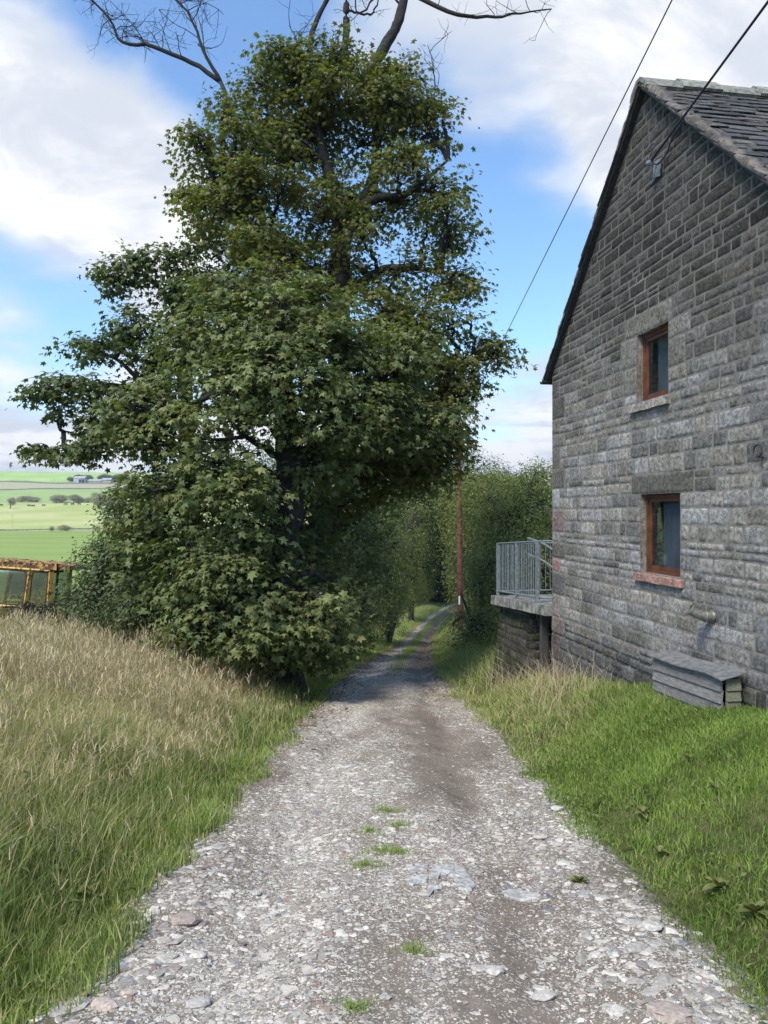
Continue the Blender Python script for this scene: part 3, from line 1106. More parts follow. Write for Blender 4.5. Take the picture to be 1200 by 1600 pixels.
def leaf_template(P, ctr):
    P = np.array(P, float)
    n = len(P)
    V = np.vstack([P, ctr])
    T = np.stack([np.arange(n), (np.arange(n) + 1) % n, np.full(n, n)], 1)
    return V, T


LEAF_SYC = leaf_template([(0, 0, 0), (.0, -.40, -.10), (.24, -.24, 0), (.60, -.50, -.14), (.58, -.17, 0), (1.0, 0, -.16), (.58, .17, 0), (.60, .50, -.14), (.24, .24, 0), (.0, .40, -.10)], (.32, 0, .05))
LEAF_SIMPLE = leaf_template([(0, 0, 0), (.45, -.27, .07), (1, 0, -.06), (.45, .27, .07)], (.45, 0, 0))
LEAF_SIMPLE = (np.array([(0, 0, 0), (.42, -.28, .08), (1, 0, -.08), (.42, .28, .08)]), np.array([[0, 1, 2], [0, 2, 3]]))


def nrm(a):
    return a / (np.linalg.norm(a, axis=-1, keepdims=True) + 1e-9)


def leaves(P, N, D, S, tmpl, tone, turn):
    V0, T0 = tmpl
    N = nrm(N)
    D = D - (D * N).sum(1, keepdims=True) * N
    D = nrm(D)
    B = np.cross(N, D)
    S = S[:, None, None]
    V = P[:, None, :] + S * (V0[None, :, 0:1] * D[:, None] + V0[None, :, 1:2] * B[:, None] + V0[None, :, 2:3] * N[:, None])
    k = len(V0)
    Fc = (T0[None] + (np.arange(len(P)) * k)[:, None, None]).reshape(-1, 3)
    C = np.repeat(np.stack([tone, turn, np.zeros(len(P))], 1), k, 0)
    return V.reshape(-1, 3), Fc, C


# ------------------------------------------------------------------ trees
def curve(pts, n=10, jit=.0, r=None):
    """smooth polyline through points"""
    pts = np.asarray(pts, float)
    k = len(pts)
    if k == 2:
        t = np.linspace(0, 1, n)[:, None]
        out = pts[0] * (1 - t) + pts[1] * t
    else:
        P = np.vstack([2 * pts[0] - pts[1], pts, 2 * pts[-1] - pts[-2]])
        out = []
        m = max(2, n // (k - 1))
        for i in range(k - 1):
            p0, p1, p2, p3 = P[i:i + 4]
            for t in np.linspace(0, 1, m, endpoint=(i == k - 2)):
                out.append(.5 * ((2 * p1) + (-p0 + p2) * t + (2 * p0 - 5 * p1 + 4 * p2 - p3) * t * t + (-p0 + 3 * p1 - 3 * p2 + p3) * t ** 3))
        out = np.array(out)
    if jit and r is not None:
        w = np.sin(np.linspace(0, np.pi, len(out)))[:, None]
        out = out + r.normal(0, jit, out.shape) * w
    return out


def grow_crown(lumps, r, leaf, size, per_m2, trunk_pts, mb, turn=.15, fill=.25, spray=.34, flat=.55, gap=.3, twig=True, updown=.75, nleaf=15, tonebase=.42, split=0):
    """lumps: (centre, radii). Sprays of leaves on the lumps' skins, limbs from the trunk into each lump, twigs to the sprays."""
    parts = []
    tp = np.asarray(trunk_pts)
    if split:
        L2 = []
        for c, R in lumps:
            L2.append((c, np.asarray(R) * .86))
            for _ in range(split):
                d = nrm(r.normal(0, 1, 3) * np.array([1, .8, .9]))
                L2.append((np.asarray(c) + d * np.asarray(R) * r.uniform(.6, .95), np.asarray(R) * np.array([1, 1, .62]) * r.uniform(.32, .55)))
        lumps = L2
    for li, (c, R) in enumerate(lumps):
        c = np.asarray(c, float); R = np.asarray(R, float)
        area = 4 * np.pi * ((R[0] * R[1]) ** 1.6 / 3 + (R[0] * R[2]) ** 1.6 / 3 + (R[1] * R[2]) ** 1.6 / 3) ** (1 / 1.6)
        n = max(6, int(area * per_m2))
        d = nrm(r.normal(0, 1, (n, 3)))
        rad = np.where(r.random(n) < fill, r.uniform(.3, .8, n), r.uniform(.82, 1.08, n))
        # ragged skin with bays and bumps
        bump = fbm(d[:, 0] * 2.3 + li * 3.1, d[:, 1] * 2.3, d[:, 2] * 2.3, 91, 3)
        rad = rad * (1 + .30 * bump)
        P = c + d * rad[:, None] * R
        g = vn(P[:, 0] * 1.1, P[:, 1] * 1.1, P[:, 2] * 1.6, 93)
        keep = r.random(n) < np.clip(1 - gap * 1.3 + g * .9, .1, 1)
        keep &= P[:, 2] > H(P[:, 0], P[:, 1]) + .15
        P, d, bump = P[keep], d[keep], bump[keep]
        n = len(P)
        if n == 0:
            continue
        # limb
        if mb is not None:
            hd = np.hypot(tp[:, 0] - c[0], tp[:, 1] - c[1])
            cost = np.linalg.norm(tp - (c - np.array([0, 0, .35 * R[2]])), axis=1) + 1.2 * np.maximum(0, tp[:, 2] - (c[2] - .15 * hd))
            st = tp[np.argmin(cost)]
            midp = st * .5 + c * .5 + np.array([0, 0, .12 * np.linalg.norm(c - st)])
            limb = curve([st, midp, c], 10, .06, r)
            L = np.linalg.norm(c - st)
            r0 = min(.13, .03 + .022 * L + .012 * R.max())
            mb.tube(limb, np.linspace(r0, .028, len(limb)), 6, cap=False, rough=.15, seed=li)
            if twig:
                nt = int(min(n, 12 + 9 * R.max() ** 1.2))
                for q in r.choice(n, nt, replace=False):
                    a = limb[r.integers(len(limb) // 2, len(limb))]
                    e = P[q]
                    m1 = a * .55 + e * .45 + np.array([0, 0, .1 * np.linalg.norm(e - a)]) + r.normal(0, .07, 3)
                    tw = curve([a, m1, e], 7, .03, r)
                    mb.tube(tw, np.linspace(.016, .004, len(tw)) * (1 + .25 * R.max()), 4, cap=False)
                    # side twigs
                    for _ in range(2):
                        b = tw[r.integers(2, len(tw) - 1)]
                        e2 = P[r.integers(0, n)]
                        if np.linalg.norm(e2 - b) < .9 * R.max():
                            mb.tube(curve([b, (b + e2) / 2 + r.normal(0, .06, 3), e2], 4), np.linspace(.009, .003, 4), 3, cap=False)
        m = nleaf
        Pc = np.repeat(P, m, 0)
        dc = np.repeat(d, m, 0)
        k = len(Pc)
        off = r.normal(0, 1, (k, 3)) * np.array([1, 1, flat]) * spray * .55
        Pl = Pc + off
        Pl[:, 2] -= .25 * (off[:, 0] ** 2 + off[:, 1] ** 2) / max(spray, .1)          # sprays droop at their rims
        N = np.array([0, 0, updown]) + dc * .55 + r.normal(0, .42, (k, 3))
        Dl = off * 1.5 + dc * .5 + np.array([0, 0, -.25]) + r.normal(0, .25, (k, 3))
        st_ = np.repeat(np.clip(tonebase + .22 * r.normal(0, 1, n) + .15 * bump, 0, 1), m)
        tn = np.clip(st_ + r.normal(0, .15, k), 0, 1)
        tu = np.where(r.random(k) < turn + .18 * np.repeat(sst(-.1, .6, vn(P[:, 0] * .7, P[:, 1] * .7, P[:, 2] * .7, 95)), m), r.uniform(.3, 1, k), 0)
        sz = size * np.repeat(r.uniform(.85, 1.15, n), m) * r.uniform(.45, 1.2, k)
        V, Fc, C = leaves(Pl, N, Dl, sz, leaf, tn, tu)
        parts.append((V, np.zeros((0, 4), int), Fc, C))
    return merge(parts)


def lumps_px(L):
    out = []
    for px, py, rx, ry, d in L:
        R = np.array([rx / F * d, (rx + ry) * .5 / F * d, ry / F * d])
        out.append((W(px, py, d), R))
    return out


def tree(name, label, cat, lumps, trunk, leafmat, leaf, size, per_m2, seed, group=None, extra=None, barkmat='bark', **kw):
    """trunk: list of (polyline points, radii); the first is the stem"""
    r = np.random.default_rng(seed)
    b0 = np.array(trunk[0][0][0], float)
    root = empty(name, (b0[0], b0[1], Hs(b0[0], b0[1])))
    mb = MB()
    tps = []
    for i, (pts, rad) in enumerate(trunk):
        if i == 0:
            pts = [np.array(p_, float) for p_ in pts]
            pts[0][2] = Hs(pts[0][0], pts[0][1]) - .25
        c = curve(pts, 8 * (len(pts) - 1) + 1)
        rr = np.interp(np.linspace(0, 1, len(c)), np.linspace(0, 1, len(rad)), rad)
        if i == 0:
            rr[0:3] *= (1.5, 1.25, 1.08)
        mb.tube(c, rr, 12 if rad[0] > .1 else 7, cap=True, rough=.16, seed=seed + i)
        tps.append(c)
    tp = np.vstack(tps)
    V, fs, C = grow_crown(lumps, r, leaf, size, per_m2, tp, mb, **kw)
    adopt(mb.obj('trunk', M[barkmat], smooth=True), root)
    adopt(mesh_obj('crown', V, fs, M[leafmat], col=C), root)
    if extra:
        for e in extra:
            adopt(e, root)
    tag(root, label, cat, group)
    return root


def twigs(mb, p, d, L, rad, depth, r, up=.15):
    """recursive bare branch"""
    n = 6
    pts = [np.array(p, float)]
    d = nrm(np.array(d, float))
    for i in range(n):
        d = nrm(d + r.normal(0, .17, 3) + np.array([0, 0, up * .12]))
        pts.append(pts[-1] + d * L / n)
    pts = np.array(pts)
    mb.tube(pts, np.linspace(rad, rad * .5, len(pts)), 5 if rad > .02 else 3, cap=False)
    if depth > 0:
        for k in range(r.integers(3, 6)):
            i = r.integers(2, n + 1)
            dd = nrm(pts[i] - pts[i - 1] + r.normal(0, .62, 3) * np.array([1, .7, 1]))
            twigs(mb, pts[i], dd, L * r.uniform(.4, .68), rad * .5, depth - 1, r, up)


def build_main_trees():
    # ---- near sycamore with the low green skirt
    A = [(330, 545, 95, 70, 14.8), (430, 510, 110, 70, 14.6), (260, 650, 85, 75, 14.4), (360, 650, 110, 95, 13.8), (520, 545, 100, 65, 15),
         (260, 765, 80, 80, 14), (350, 770, 95, 90, 13.4), (480, 640, 90, 75, 14), (600, 570, 90, 60, 15.6), (235, 700, 50, 50, 14),
         (240, 880, 60, 75, 13.8), (320, 890, 90, 85, 13.2), (395, 930, 85, 75, 13), (560, 640, 90, 70, 15), (470, 955, 60, 50, 13.2), (505, 980, 45, 45, 13.6),
         (440, 590, 100, 70, 13.8), (345, 975, 80, 45, 12.8), (620, 660, 80, 60, 15.8), (390, 850, 60, 60, 13.6), (380, 460, 90, 45, 15.2), (470, 480, 90, 45, 15.2),
         (500, 730, 60, 45, 14.6), (430, 985, 60, 40, 13.2), (500, 975, 50, 35, 14), (385, 990, 60, 35, 12.8), (520, 940, 30, 40, 15), (440, 1015, 60, 28, 13.4), (490, 1012, 46, 25, 14.4), (535, 985, 22, 25, 16)]
    tr = [([W(438, 1030, 14.6), W(436, 900, 14.5), W(452, 760, 14.6), W(445, 620, 15.2), W(428, 470, 17.0), W(405, 330, 18.8), W(375, 210, 19.8), W(345, 128, 20.2)],
           [.42, .36, .30, .24, .18, .13, .09, .06]),
          ([W(452, 760, 14.6), W(500, 690, 14.7), W(560, 665, 15), W(650, 700, 15.6)], [.12, .09, .06, .03]),
          ([W(445, 620, 14.9), W(360, 610, 14.4), W(280, 640, 14)], [.13, .08, .03])]
    r = np.random.default_rng(77)
    mb = MB()
    b1 = curve([W(345, 128, 20.2), W(300, 97, 20.2), W(240, 72, 20.2), W(192, 66, 20.2), W(172, 30, 20.2), W(135, -8, 20.2)], 24, .02, r)
    mb.tube(b1, np.linspace(.07, .03, len(b1)), 6)
    b2 = curve([W(345, 128, 20.2), W(318, 80, 20.2), W(300, 30, 20.2), W(262, -15, 20.2)], 16, .02, r)
    mb.tube(b2, np.linspace(.06, .025, len(b2)), 6)
    for b, rg in ((b1, range(5, 24)), (b2, range(4, 16))):
        for i in rg:
            for _ in range(1 if r.random() < .75 else 2):
                d = np.array([r.uniform(-1, .7), r.normal(0, .5), r.uniform(-.2, 1.2)])
                twigs(mb, b[min(i, len(b) - 1)], d, r.uniform(.6, 1.3), .016, 2 if r.random() < .6 else 1, r, .3)
    dead = mb.obj('dead_branch', M['bark'], smooth=True)
    tree('sycamore_tree', 'nearest sycamore with leaves down to the grass and dead branches reaching top left', 'tree', lumps_px(A), tr,
         'leaf_syc', LEAF_SYC, .155, 8.6, 31, extra=[dead], turn=.09, fill=.25, spray=.34, gap=.16, nleaf=17, flat=.32, split=2, tonebase=.52)

    # ---- tall old sycamore behind, thin upper crown
    B = [(520, 300, 50, 35, 19), (560, 360, 60, 30, 18.8), (660, 540, 60, 40, 17.6), (700, 500, 50, 35, 18.2), (710, 600, 40, 50, 18), (690, 660, 50, 40, 17.6), (640, 700, 60, 40, 17.4), (510, 130, 50, 40, 19.4), (600, 150, 50, 40, 19.4), (480, 440, 60, 30, 18.2), (590, 470, 60, 30, 18.2), (370, 215, 45, 35, 18.4), (400, 360, 45, 40, 17.6), (425, 430, 40, 35, 16.4), (385, 275, 36, 36, 18.0), (352, 165, 32, 24, 19.2), (395, 285, 40, 40, 18.4), (700, 330, 45, 30, 19), (360, 330, 70, 45, 18.6), (440, 300, 50, 40, 18.8), (420, 400, 70, 40, 18.4), (620, 260, 50, 35, 19), (440, 210, 50, 30, 19.2), (400, 130, 40, 30, 19.5), (620, 110, 45, 30, 19.6), (520, 80, 60, 30, 19.8), (380, 460, 70, 30, 18.6),
         (470, 120, 70, 50, 20), (560, 120, 70, 45, 20), (620, 160, 80, 50, 20), (665, 205, 60, 45, 20), (400, 190, 70, 50, 20), (320, 250, 55, 45, 20),
         (350, 300, 75, 50, 20), (450, 250, 85, 60, 20.6), (560, 230, 80, 55, 21), (670, 300, 75, 50, 20), (705, 350, 55, 40, 19.6), (620, 330, 80, 50, 21), (500, 350, 90, 55, 21),
         (400, 380, 85, 50, 20.4), (310, 345, 45, 35, 19.6), (710, 435, 58, 32, 19), (620, 430, 90, 42, 19.6), (500, 430, 90, 40, 20.5), (520, 170, 80, 50, 20.5),
         (650, 500, 70, 45, 18.6), (770, 552, 46, 28, 18.2), (720, 560, 60, 45, 18.4), (700, 640, 48, 50, 18.4), (640, 620, 90, 60, 18.4), (650, 700, 70, 45, 18),
         (700, 705, 42, 30, 18), (570, 690, 90, 50, 17.8), (590, 750, 80, 40, 18), (660, 740, 60, 30, 18), (360, 430, 70, 40, 20), (300, 300, 40, 30, 20), (600, 520, 80, 45, 19), (440, 90, 50, 30, 20), (660, 590, 70, 50, 18.6)]
    tb = [([W(492, 1000, 20), W(512, 760, 20), W(530, 560, 20), W(530, 440, 20), W(530, 330, 20.2), W(505, 240, 20.3), W(488, 150, 20.4), W(486, 60, 20.5), W(515, -10, 20.5)],
           [.40, .35, .32, .29, .24, .15, .10, .08, .06]),
          ([W(532, 335, 20.2), W(575, 300, 20.3), W(590, 220, 20.4), W(575, 130, 20.4), W(600, 75, 20.4), W(622, 35, 20.4), W(634, -15, 20.4)], [.19, .15, .13, .13, .15, .14, .12]),
          ([W(530, 400, 20), W(570, 320, 19.9), W(640, 300, 19.8), W(700, 250, 19.6)], [.18, .14, .08, .03]),
          ([W(490, 180, 20.4), W(530, 120, 20.4), W(540, 60, 20.4), W(541, -15, 20.4)], [.12, .11, .1, .08]),
          ([W(535, 470, 20), W(600, 420, 19.8), W(690, 425, 19.4), W(760, 440, 19)], [.14, .1, .06, .02]),
          ([W(516, 720, 20), W(600, 620, 19), W(690, 580, 18.5), W(790, 555, 18.2)], [.16, .1, .06, .02]),
          ([W(530, 440, 20), W(440, 400, 20), W(350, 330, 20)], [.14, .09, .03])]
    limbs = []
    for pts, r0, r1, m in (([W(634, -15, 20.4), W(700, 18, 20), W(760, 26, 20), W(812, 20, 20), W(862, 14, 20)], .07, .015, 9),
                           ([W(630, 10, 20.4), W(600, -10, 20.4), W(560, 20, 20.3), W(555, -20, 20.3)], .035, .02, 4),
                           ([W(486, 60, 20.5), W(470, 70, 20.4), W(452, 40, 20.4)], .03, .01, 5),
                           ([W(665, 215, 20), W(680, 150, 20), W(675, 95, 20), W(668, 70, 20)], .028, .008, 7),
                           ([W(541, 15, 20.4), W(580, 22, 20.4), W(596, -15, 20.4)], .035, .02, 3)):
        mb = MB()
        c = curve(pts, 18, .025, r)
        mb.tube(c, np.linspace(r0, r1, len(c)), 6)
        for _ in range(m):
            i = r.integers(3, len(c))
            d = np.array([r.uniform(-.8, 1.0), r.normal(0, .5), r.uniform(-.5, 1.1)])
            twigs(mb, c[i], d, r.uniform(.4, 1.0), .013, 1, r, .2)
        limbs.append(mb.obj('dead_branch', M['bark'], smooth=True))
    tree('old_sycamore_tree', 'tallest sycamore with an open olive crown and leafless grey limbs sticking out of its top', 'tree', lumps_px(B), tb,
         'leaf_syc_back', LEAF_SYC, .145, 11.5, 32, extra=limbs, turn=.2, fill=.3, spray=.40, gap=.34, nleaf=16, flat=.4, tonebase=.55, split=1)

    # ---- sycamore behind on the field side, with layered limbs
    Cc = [(200, 420, 50, 26, 19), (265, 405, 55, 30, 19), (180, 440, 35, 25, 19), (150, 545, 60, 24, 18.6), (215, 505, 60, 32, 19), (290, 460, 60, 45, 19.5), (110, 605, 66, 26, 18.4),
          (60, 612, 36, 14, 18.2), (180, 630, 65, 30, 18.6), (90, 645, 36, 18, 18.4), (235, 570, 50, 45, 19), (120, 708, 60, 13, 18.4), (70, 708, 26, 9, 18.2), (175, 685, 55, 20, 18.6), (250, 600, 50, 60, 19.5), (300, 520, 60, 60, 20)]
    tcb = [([W(300, 960, 20), W(295, 800, 20), W(290, 650, 20), W(285, 520, 20), W(260, 420, 19.6)], [.3, .26, .22, .15, .05]),
           ([W(290, 650, 20), W(230, 615, 19.2), W(160, 600, 18.6), (W(80, 605, 18.3))], [.12, .09, .05, .02]),
           ([W(285, 560, 20), W(235, 600, 19), W(180, 560, 18.8), W(130, 545, 18.6)], [.1, .07, .05, .02]),
           ([W(292, 700, 20), W(230, 690, 19.2), W(170, 695, 18.6), W(90, 705, 18.4)], [.1, .07, .04, .015]),
           ([W(285, 500, 20), W(240, 440, 19.4), W(190, 420, 19)], [.1, .06, .02])]
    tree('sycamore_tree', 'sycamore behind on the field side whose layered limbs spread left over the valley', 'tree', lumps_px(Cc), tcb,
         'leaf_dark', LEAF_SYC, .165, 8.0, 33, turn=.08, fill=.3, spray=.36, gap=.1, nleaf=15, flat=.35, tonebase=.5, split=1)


def build_bushes():
    def bush(name, label, cat, L, seed, leafmat='leaf_hedge', size=.07, per=9, stem=None, group=None, leaf=None, **kw):
        lp = lumps_px(L)
        c, R = lp[0]
        x, y = c[0], c[1]
        z = Hs(x, y)
        top = c[2] + R[2] * .3
        tr = [([np.array([x, y, z - .1]), np.array([x + .1, y, z * .5 + top * .5]), np.array([x, y, top])], [.09, .06, .02]),
              ([np.array([x, y, z - .05]), np.array([x + .3, y, z * .5 + top * .5]), np.array([x + .5, y, top])], [.06, .04, .015])] if stem is None else stem
        d = dict(turn=.08, fill=.2, spray=.28, gap=.1, nleaf=16, flat=.7, updown=.6)
        d.update(kw)
        return tree(name, label, cat, lp, tr, leafmat, leaf or LEAF_SIMPLE, size, per, seed, group, **d)
    g1 = 'shrubs and small trees lining the lane'

    def st(px, d, h=3.0, r0=.12):
        x = (px - 600) / F * d
        z = Hs(x, d)
        return [([np.array([x, d, z - .1]), np.array([x + .1, d, z + h * .5]), np.array([x + .05, d + .1, z + h])], [r0, r0 * .7, r0 * .3]),
                ([np.array([x, d, z]), np.array([x - .3, d, z + h * .5]), np.array([x - .6, d + .1, z + h * .9])], [r0 * .6, r0 * .4, r0 * .2])]
    bush('elder_bush', 'grey-green elder bush at the field edge beside the rusting cab', 'bush', [(193, 900, 50, 60, 15), (156, 875, 30, 28, 15), (212, 830, 42, 60, 15.2), (170, 930, 60, 40, 14.6), (200, 790, 30, 40, 15.4), (230, 940, 50, 40, 14), (156, 905, 30, 30, 14.8), (235, 860, 45, 60, 15.4)], 41,
         'leaf_shrub', .10, 34, group=g1, gap=0, nleaf=18)
    bush('bramble', 'low tangled bramble grown up round the foot of the yellow cab', 'bramble', [(75, 950, 40, 18, 16.9), (112, 938, 30, 18, 16.9), (30, 953, 40, 15, 16.9), (150, 955, 45, 22, 15.5)], 42,
         'leaf_shrub', .065, 20, group=g1, gap=.15)
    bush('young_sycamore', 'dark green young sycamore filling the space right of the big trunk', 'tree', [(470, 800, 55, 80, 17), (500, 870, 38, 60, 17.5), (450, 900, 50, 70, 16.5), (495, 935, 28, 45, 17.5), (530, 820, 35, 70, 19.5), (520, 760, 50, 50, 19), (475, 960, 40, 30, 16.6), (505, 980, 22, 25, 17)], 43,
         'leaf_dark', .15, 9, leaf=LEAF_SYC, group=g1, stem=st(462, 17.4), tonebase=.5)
    bush('young_sycamore', 'young sycamore a little farther down on the left of the lane, paler green', 'tree', [(560, 840, 36, 70, 26), (545, 900, 30, 60, 26), (590, 800, 30, 60, 30), (572, 940, 18, 35, 29), (600, 760, 34, 50, 32), (555, 960, 16, 25, 25.5), (588, 880, 22, 60, 31), (534, 985, 30, 34, 25), (552, 970, 24, 30, 29), (500, 1000, 30, 30, 19.5), (515, 960, 30, 40, 22), (556, 996, 26, 24, 30), (520, 1010, 26, 20, 22)], 44,
         'leaf_syc', .14, 9, leaf=LEAF_SYC, group=g1, stem=st(540, 26))
    bush('hazel_bush', 'light green hazel catching the sun where the lane starts to bend', 'bush', [(618, 850, 28, 60, 42), (612, 915, 18, 40, 43), (642, 870, 20, 45, 54), (645, 905, 14, 30, 58), (602, 905, 20, 50, 38), (655, 835, 25, 45, 60), (630, 925, 12, 22, 50), (600, 950, 10, 20, 37), (573, 962, 24, 32, 33), (595, 942, 22, 34, 42), (614, 928, 18, 32, 52), (640, 918, 14, 28, 66), (586, 976, 26, 24, 40), (604, 960, 18, 30, 46), (624, 944, 15, 22, 55), (646, 930, 12, 20, 68), (652, 912, 14, 24, 62), (668, 905, 12, 30, 74), (620, 935, 10, 16, 45), (610, 925, 14, 26, 41)], 45,
         'leaf_hedge', .15, 8, group=g1, spray=.45, tonebase=.8, stem=st(606, 43))
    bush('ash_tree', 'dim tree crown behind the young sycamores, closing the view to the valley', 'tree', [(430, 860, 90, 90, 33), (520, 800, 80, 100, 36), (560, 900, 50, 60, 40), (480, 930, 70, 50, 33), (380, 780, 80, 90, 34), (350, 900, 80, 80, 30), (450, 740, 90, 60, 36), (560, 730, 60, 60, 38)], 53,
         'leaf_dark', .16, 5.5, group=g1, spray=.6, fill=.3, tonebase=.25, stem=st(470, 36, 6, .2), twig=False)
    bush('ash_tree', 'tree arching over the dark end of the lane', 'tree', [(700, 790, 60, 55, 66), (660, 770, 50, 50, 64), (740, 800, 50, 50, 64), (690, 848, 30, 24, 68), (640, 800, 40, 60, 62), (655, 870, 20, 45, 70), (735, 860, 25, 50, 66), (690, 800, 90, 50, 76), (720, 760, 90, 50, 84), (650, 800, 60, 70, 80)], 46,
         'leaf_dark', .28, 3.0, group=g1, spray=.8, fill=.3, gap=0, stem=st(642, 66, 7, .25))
    bush('holly_tree', 'evergreen behind the far bend of the lane, tunnel shade painted near-black into its leaves', 'tree', [(698, 895, 30, 48, 89), (668, 895, 30, 48, 90), (700, 900, 50, 60, 104), (760, 880, 60, 80, 106), (640, 890, 60, 70, 100), (700, 820, 90, 60, 110), (800, 850, 70, 90, 110), (686, 925, 34, 16, 87), (655, 925, 24, 18, 88), (580, 880, 70, 80, 112), (850, 900, 60, 60, 100)], 47,
         'leaf_holly_shaded', .36, 2.8, group=g1, spray=1.2, fill=.35, tonebase=.0, gap=0, stem=st(705, 104, 5, .35), twig=False)
    bush('hawthorn_bush', 'low hawthorn wrapped round the foot of the telegraph pole', 'bush', [(748, 975, 32, 34, 24), (778, 930, 34, 45, 22), (728, 992, 22, 22, 25), (762, 900, 30, 45, 26), (768, 985, 36, 30, 20), (708, 975, 10, 16, 30), (775, 890, 30, 40, 22)], 48,
         'leaf_hedge', .10, 17, group=g1, gap=0, stem=st(748, 24, 2), tonebase=.4)
    bush('hawthorn_tree', 'tall hawthorn between the telegraph pole and the steel railing', 'tree', [(785, 850, 52, 60, 27), (772, 800, 36, 50, 30), (810, 800, 55, 55, 28), (800, 880, 50, 50, 25), (760, 780, 50, 40, 32), (840, 790, 40, 60, 27), (835, 860, 40, 60, 24)], 49,
         'leaf_hedge', .12, 12, group=g1, gap=.03, stem=st(785, 27, 4), tonebase=.7)
    bush('field_maple', 'yellow-topped field maple rising behind the hawthorn against the sky', 'tree', [(760, 760, 45, 24, 38), (800, 766, 45, 26, 40), (840, 755, 36, 30, 36), (852, 738, 24, 18, 36), (740, 772, 40, 30, 38), (720, 790, 36, 50, 42), (815, 790, 60, 40, 38), (770, 810, 60, 50, 40)], 50,
         'leaf_hedge', .15, 8, group=g1, spray=.5, tonebase=.95, turn=.35, gap=0, stem=st(800, 38, 5))
    bush('goat_willow', 'grey-green willow standing beyond the pole on the right of the bend', 'tree', [(730, 850, 34, 50, 48), (742, 900, 32, 45, 46), (716, 880, 20, 50, 54), (755, 820, 40, 50, 50), (737, 930, 22, 30, 44), (712, 915, 12, 30, 58)], 51,
         'leaf_hedge', .16, 7, group=g1, spray=.6, tonebase=.35, gap=0, stem=st(740, 47, 4))
    bush('hawthorn_bush', 'dusty hawthorn behind the house corner, seen over the stair rails', 'bush', [(845, 880, 30, 50, 19), (870, 850, 40, 50, 21), (860, 920, 40, 40, 19), (900, 830, 50, 60, 24), (800, 930, 40, 50, 19)], 52,
         'leaf_hedge', .09, 14, group=g1, gap=0, stem=st(850, 19, 2))


# ------------------------------------------------------------------ house
def stone_wall(rows, umin, umax, opens, origin_fn, r, colour, res=.028, proud=None, clampz=None, quoin=True, wmin=.15, wmax=.56, hide_edge=False):
    """rows: z levels. origin_fn(u, n, z) -> points, n = distance outwards from the wall face"""
    Vs, Qs, Cs, nn = [], [], [], 0
    stones = []
    for k in range(len(rows) - 1):
        z0, z1 = rows[k], rows[k + 1]
        a, b = umin(z0), umax(z0)
        segs = [(a, b)]
        for (ua, ub, za, zb) in opens:
            if z0 < zb - .02 and z1 > za + .02:
                ns = []
                for s, e in segs:
                    if ub <= s or ua >= e:
                        ns.append((s, e))
                    else:
                        if ua - s > .05:
                            ns.append((s, ua))
                        if e - ub > .05:
                            ns.append((ub, e))
                segs = ns
        for s, e in segs:
            u = s
            first = quoin and abs(s) < 1e-6 and clampz is None or (quoin and abs(s) < 1e-6 and z1 < 2.2)
            while u < e - 1e-6:
                if first:
                    wd = .27 if k % 2 else .44
                    first = False
                else:
                    wd = wmin + (wmax - wmin) * r.random() ** 1.5
                if e - (u + wd) < wmin:
                    wd = e - u
                # now and then two thin stones instead of one
                if (z1 - z0) > .11 and r.random() < .03:
                    zm = (z0 + z1) / 2
                    stones += [(u, u + wd, z0, zm), (u, u + wd, zm, z1)]
                else:
                    stones.append((u, u + wd, z0, z1))
                u += wd
    return stones


def stones_mesh(stones, origin_fn, r, colour, res, clampz=None, proudfn=None, gapw=.0025, wave=.012):
    V_, Q_, C_, n_ = [], [], [], 0
    for si, st in enumerate(stones):
        u0, u1, z0, z1 = st[:4]
        smooth_face = len(st) > 4 and st[4] == 1
        g = gapw * r.uniform(.6, 1.5)
        nu = max(3, int((u1 - u0) / res) + 2)
        nz = max(3, int((z1 - z0) / res) + 2)
        u = np.linspace(u0 + g, u1 - g, nu)
        z = np.linspace(z0 + g, z1 - g, nz)
        U, Z = np.meshgrid(u, z)
        tu = np.linspace(0, 1, nu)[None, :] * np.ones((nz, 1))
        tz = np.linspace(0, 1, nz)[:, None] * np.ones((1, nu))
        e = np.minimum(np.minimum(tu, 1 - tu) * (u1 - u0), np.minimum(tz, 1 - tz) * (z1 - z0))
        # rounded, rock-faced profile
        pil = sst(0, .009, e)
        amp = .004 if smooth_face else .014
        nmap = fbm(U * 19 + si * 1.7, Z * 19, si * .37, 101, 4)
        pr = r.uniform(.0, .007)
        if proudfn:
            pr += proudfn((z0 + z1) / 2)
        N = -.0045 * (1 - pil) + (pr + .004 + amp * np.maximum(nmap, -.25) * .42) * pil
        # corners of the stone outline wander
        wob = .006
        edge = (1 - sst(0, .03, e))
        Uw = U + wob * edge * vn(Z * 11, U * 11, si * .7, 103) * 1.2
        Zw = Z + wob * edge * vn(U * 11, Z * 11, si * .9, 105) * 1.2
        # courses are not perfectly level
        Zw = Zw + wave * vn(U * 1.3, np.full_like(U, (z0 + z1) * .7), 0, 107)
        if clampz is not None:
            Zw = np.minimum(Zw, clampz(Uw) - .004)
        P = origin_fn(Uw.ravel(), N.ravel(), Zw.ravel())
        V_.append(P)
        i, j = np.meshgrid(np.arange(nz - 1), np.arange(nu - 1), indexing='ij')
        a = (i * nu + j).ravel() + n_
        Q_.append(np.stack([a, a + 1, a + nu + 1, a + nu], 1))
        c = colour((u0 + u1) / 2, (z0 + z1) / 2, st, r)
        C_.append(np.tile(c, (len(P), 1)))
        n_ += len(P)
    return np.concatenate(V_), np.concatenate(Q_), np.concatenate(C_)


EAVE, APEX, GW = 2.2, 5.07, 5.9
HL = 9.0


def rake(u):
    return np.where(u < GW / 2, EAVE + (APEX - EAVE) * u / (GW / 2), EAVE + (APEX - EAVE) * (GW - u) / (GW / 2))


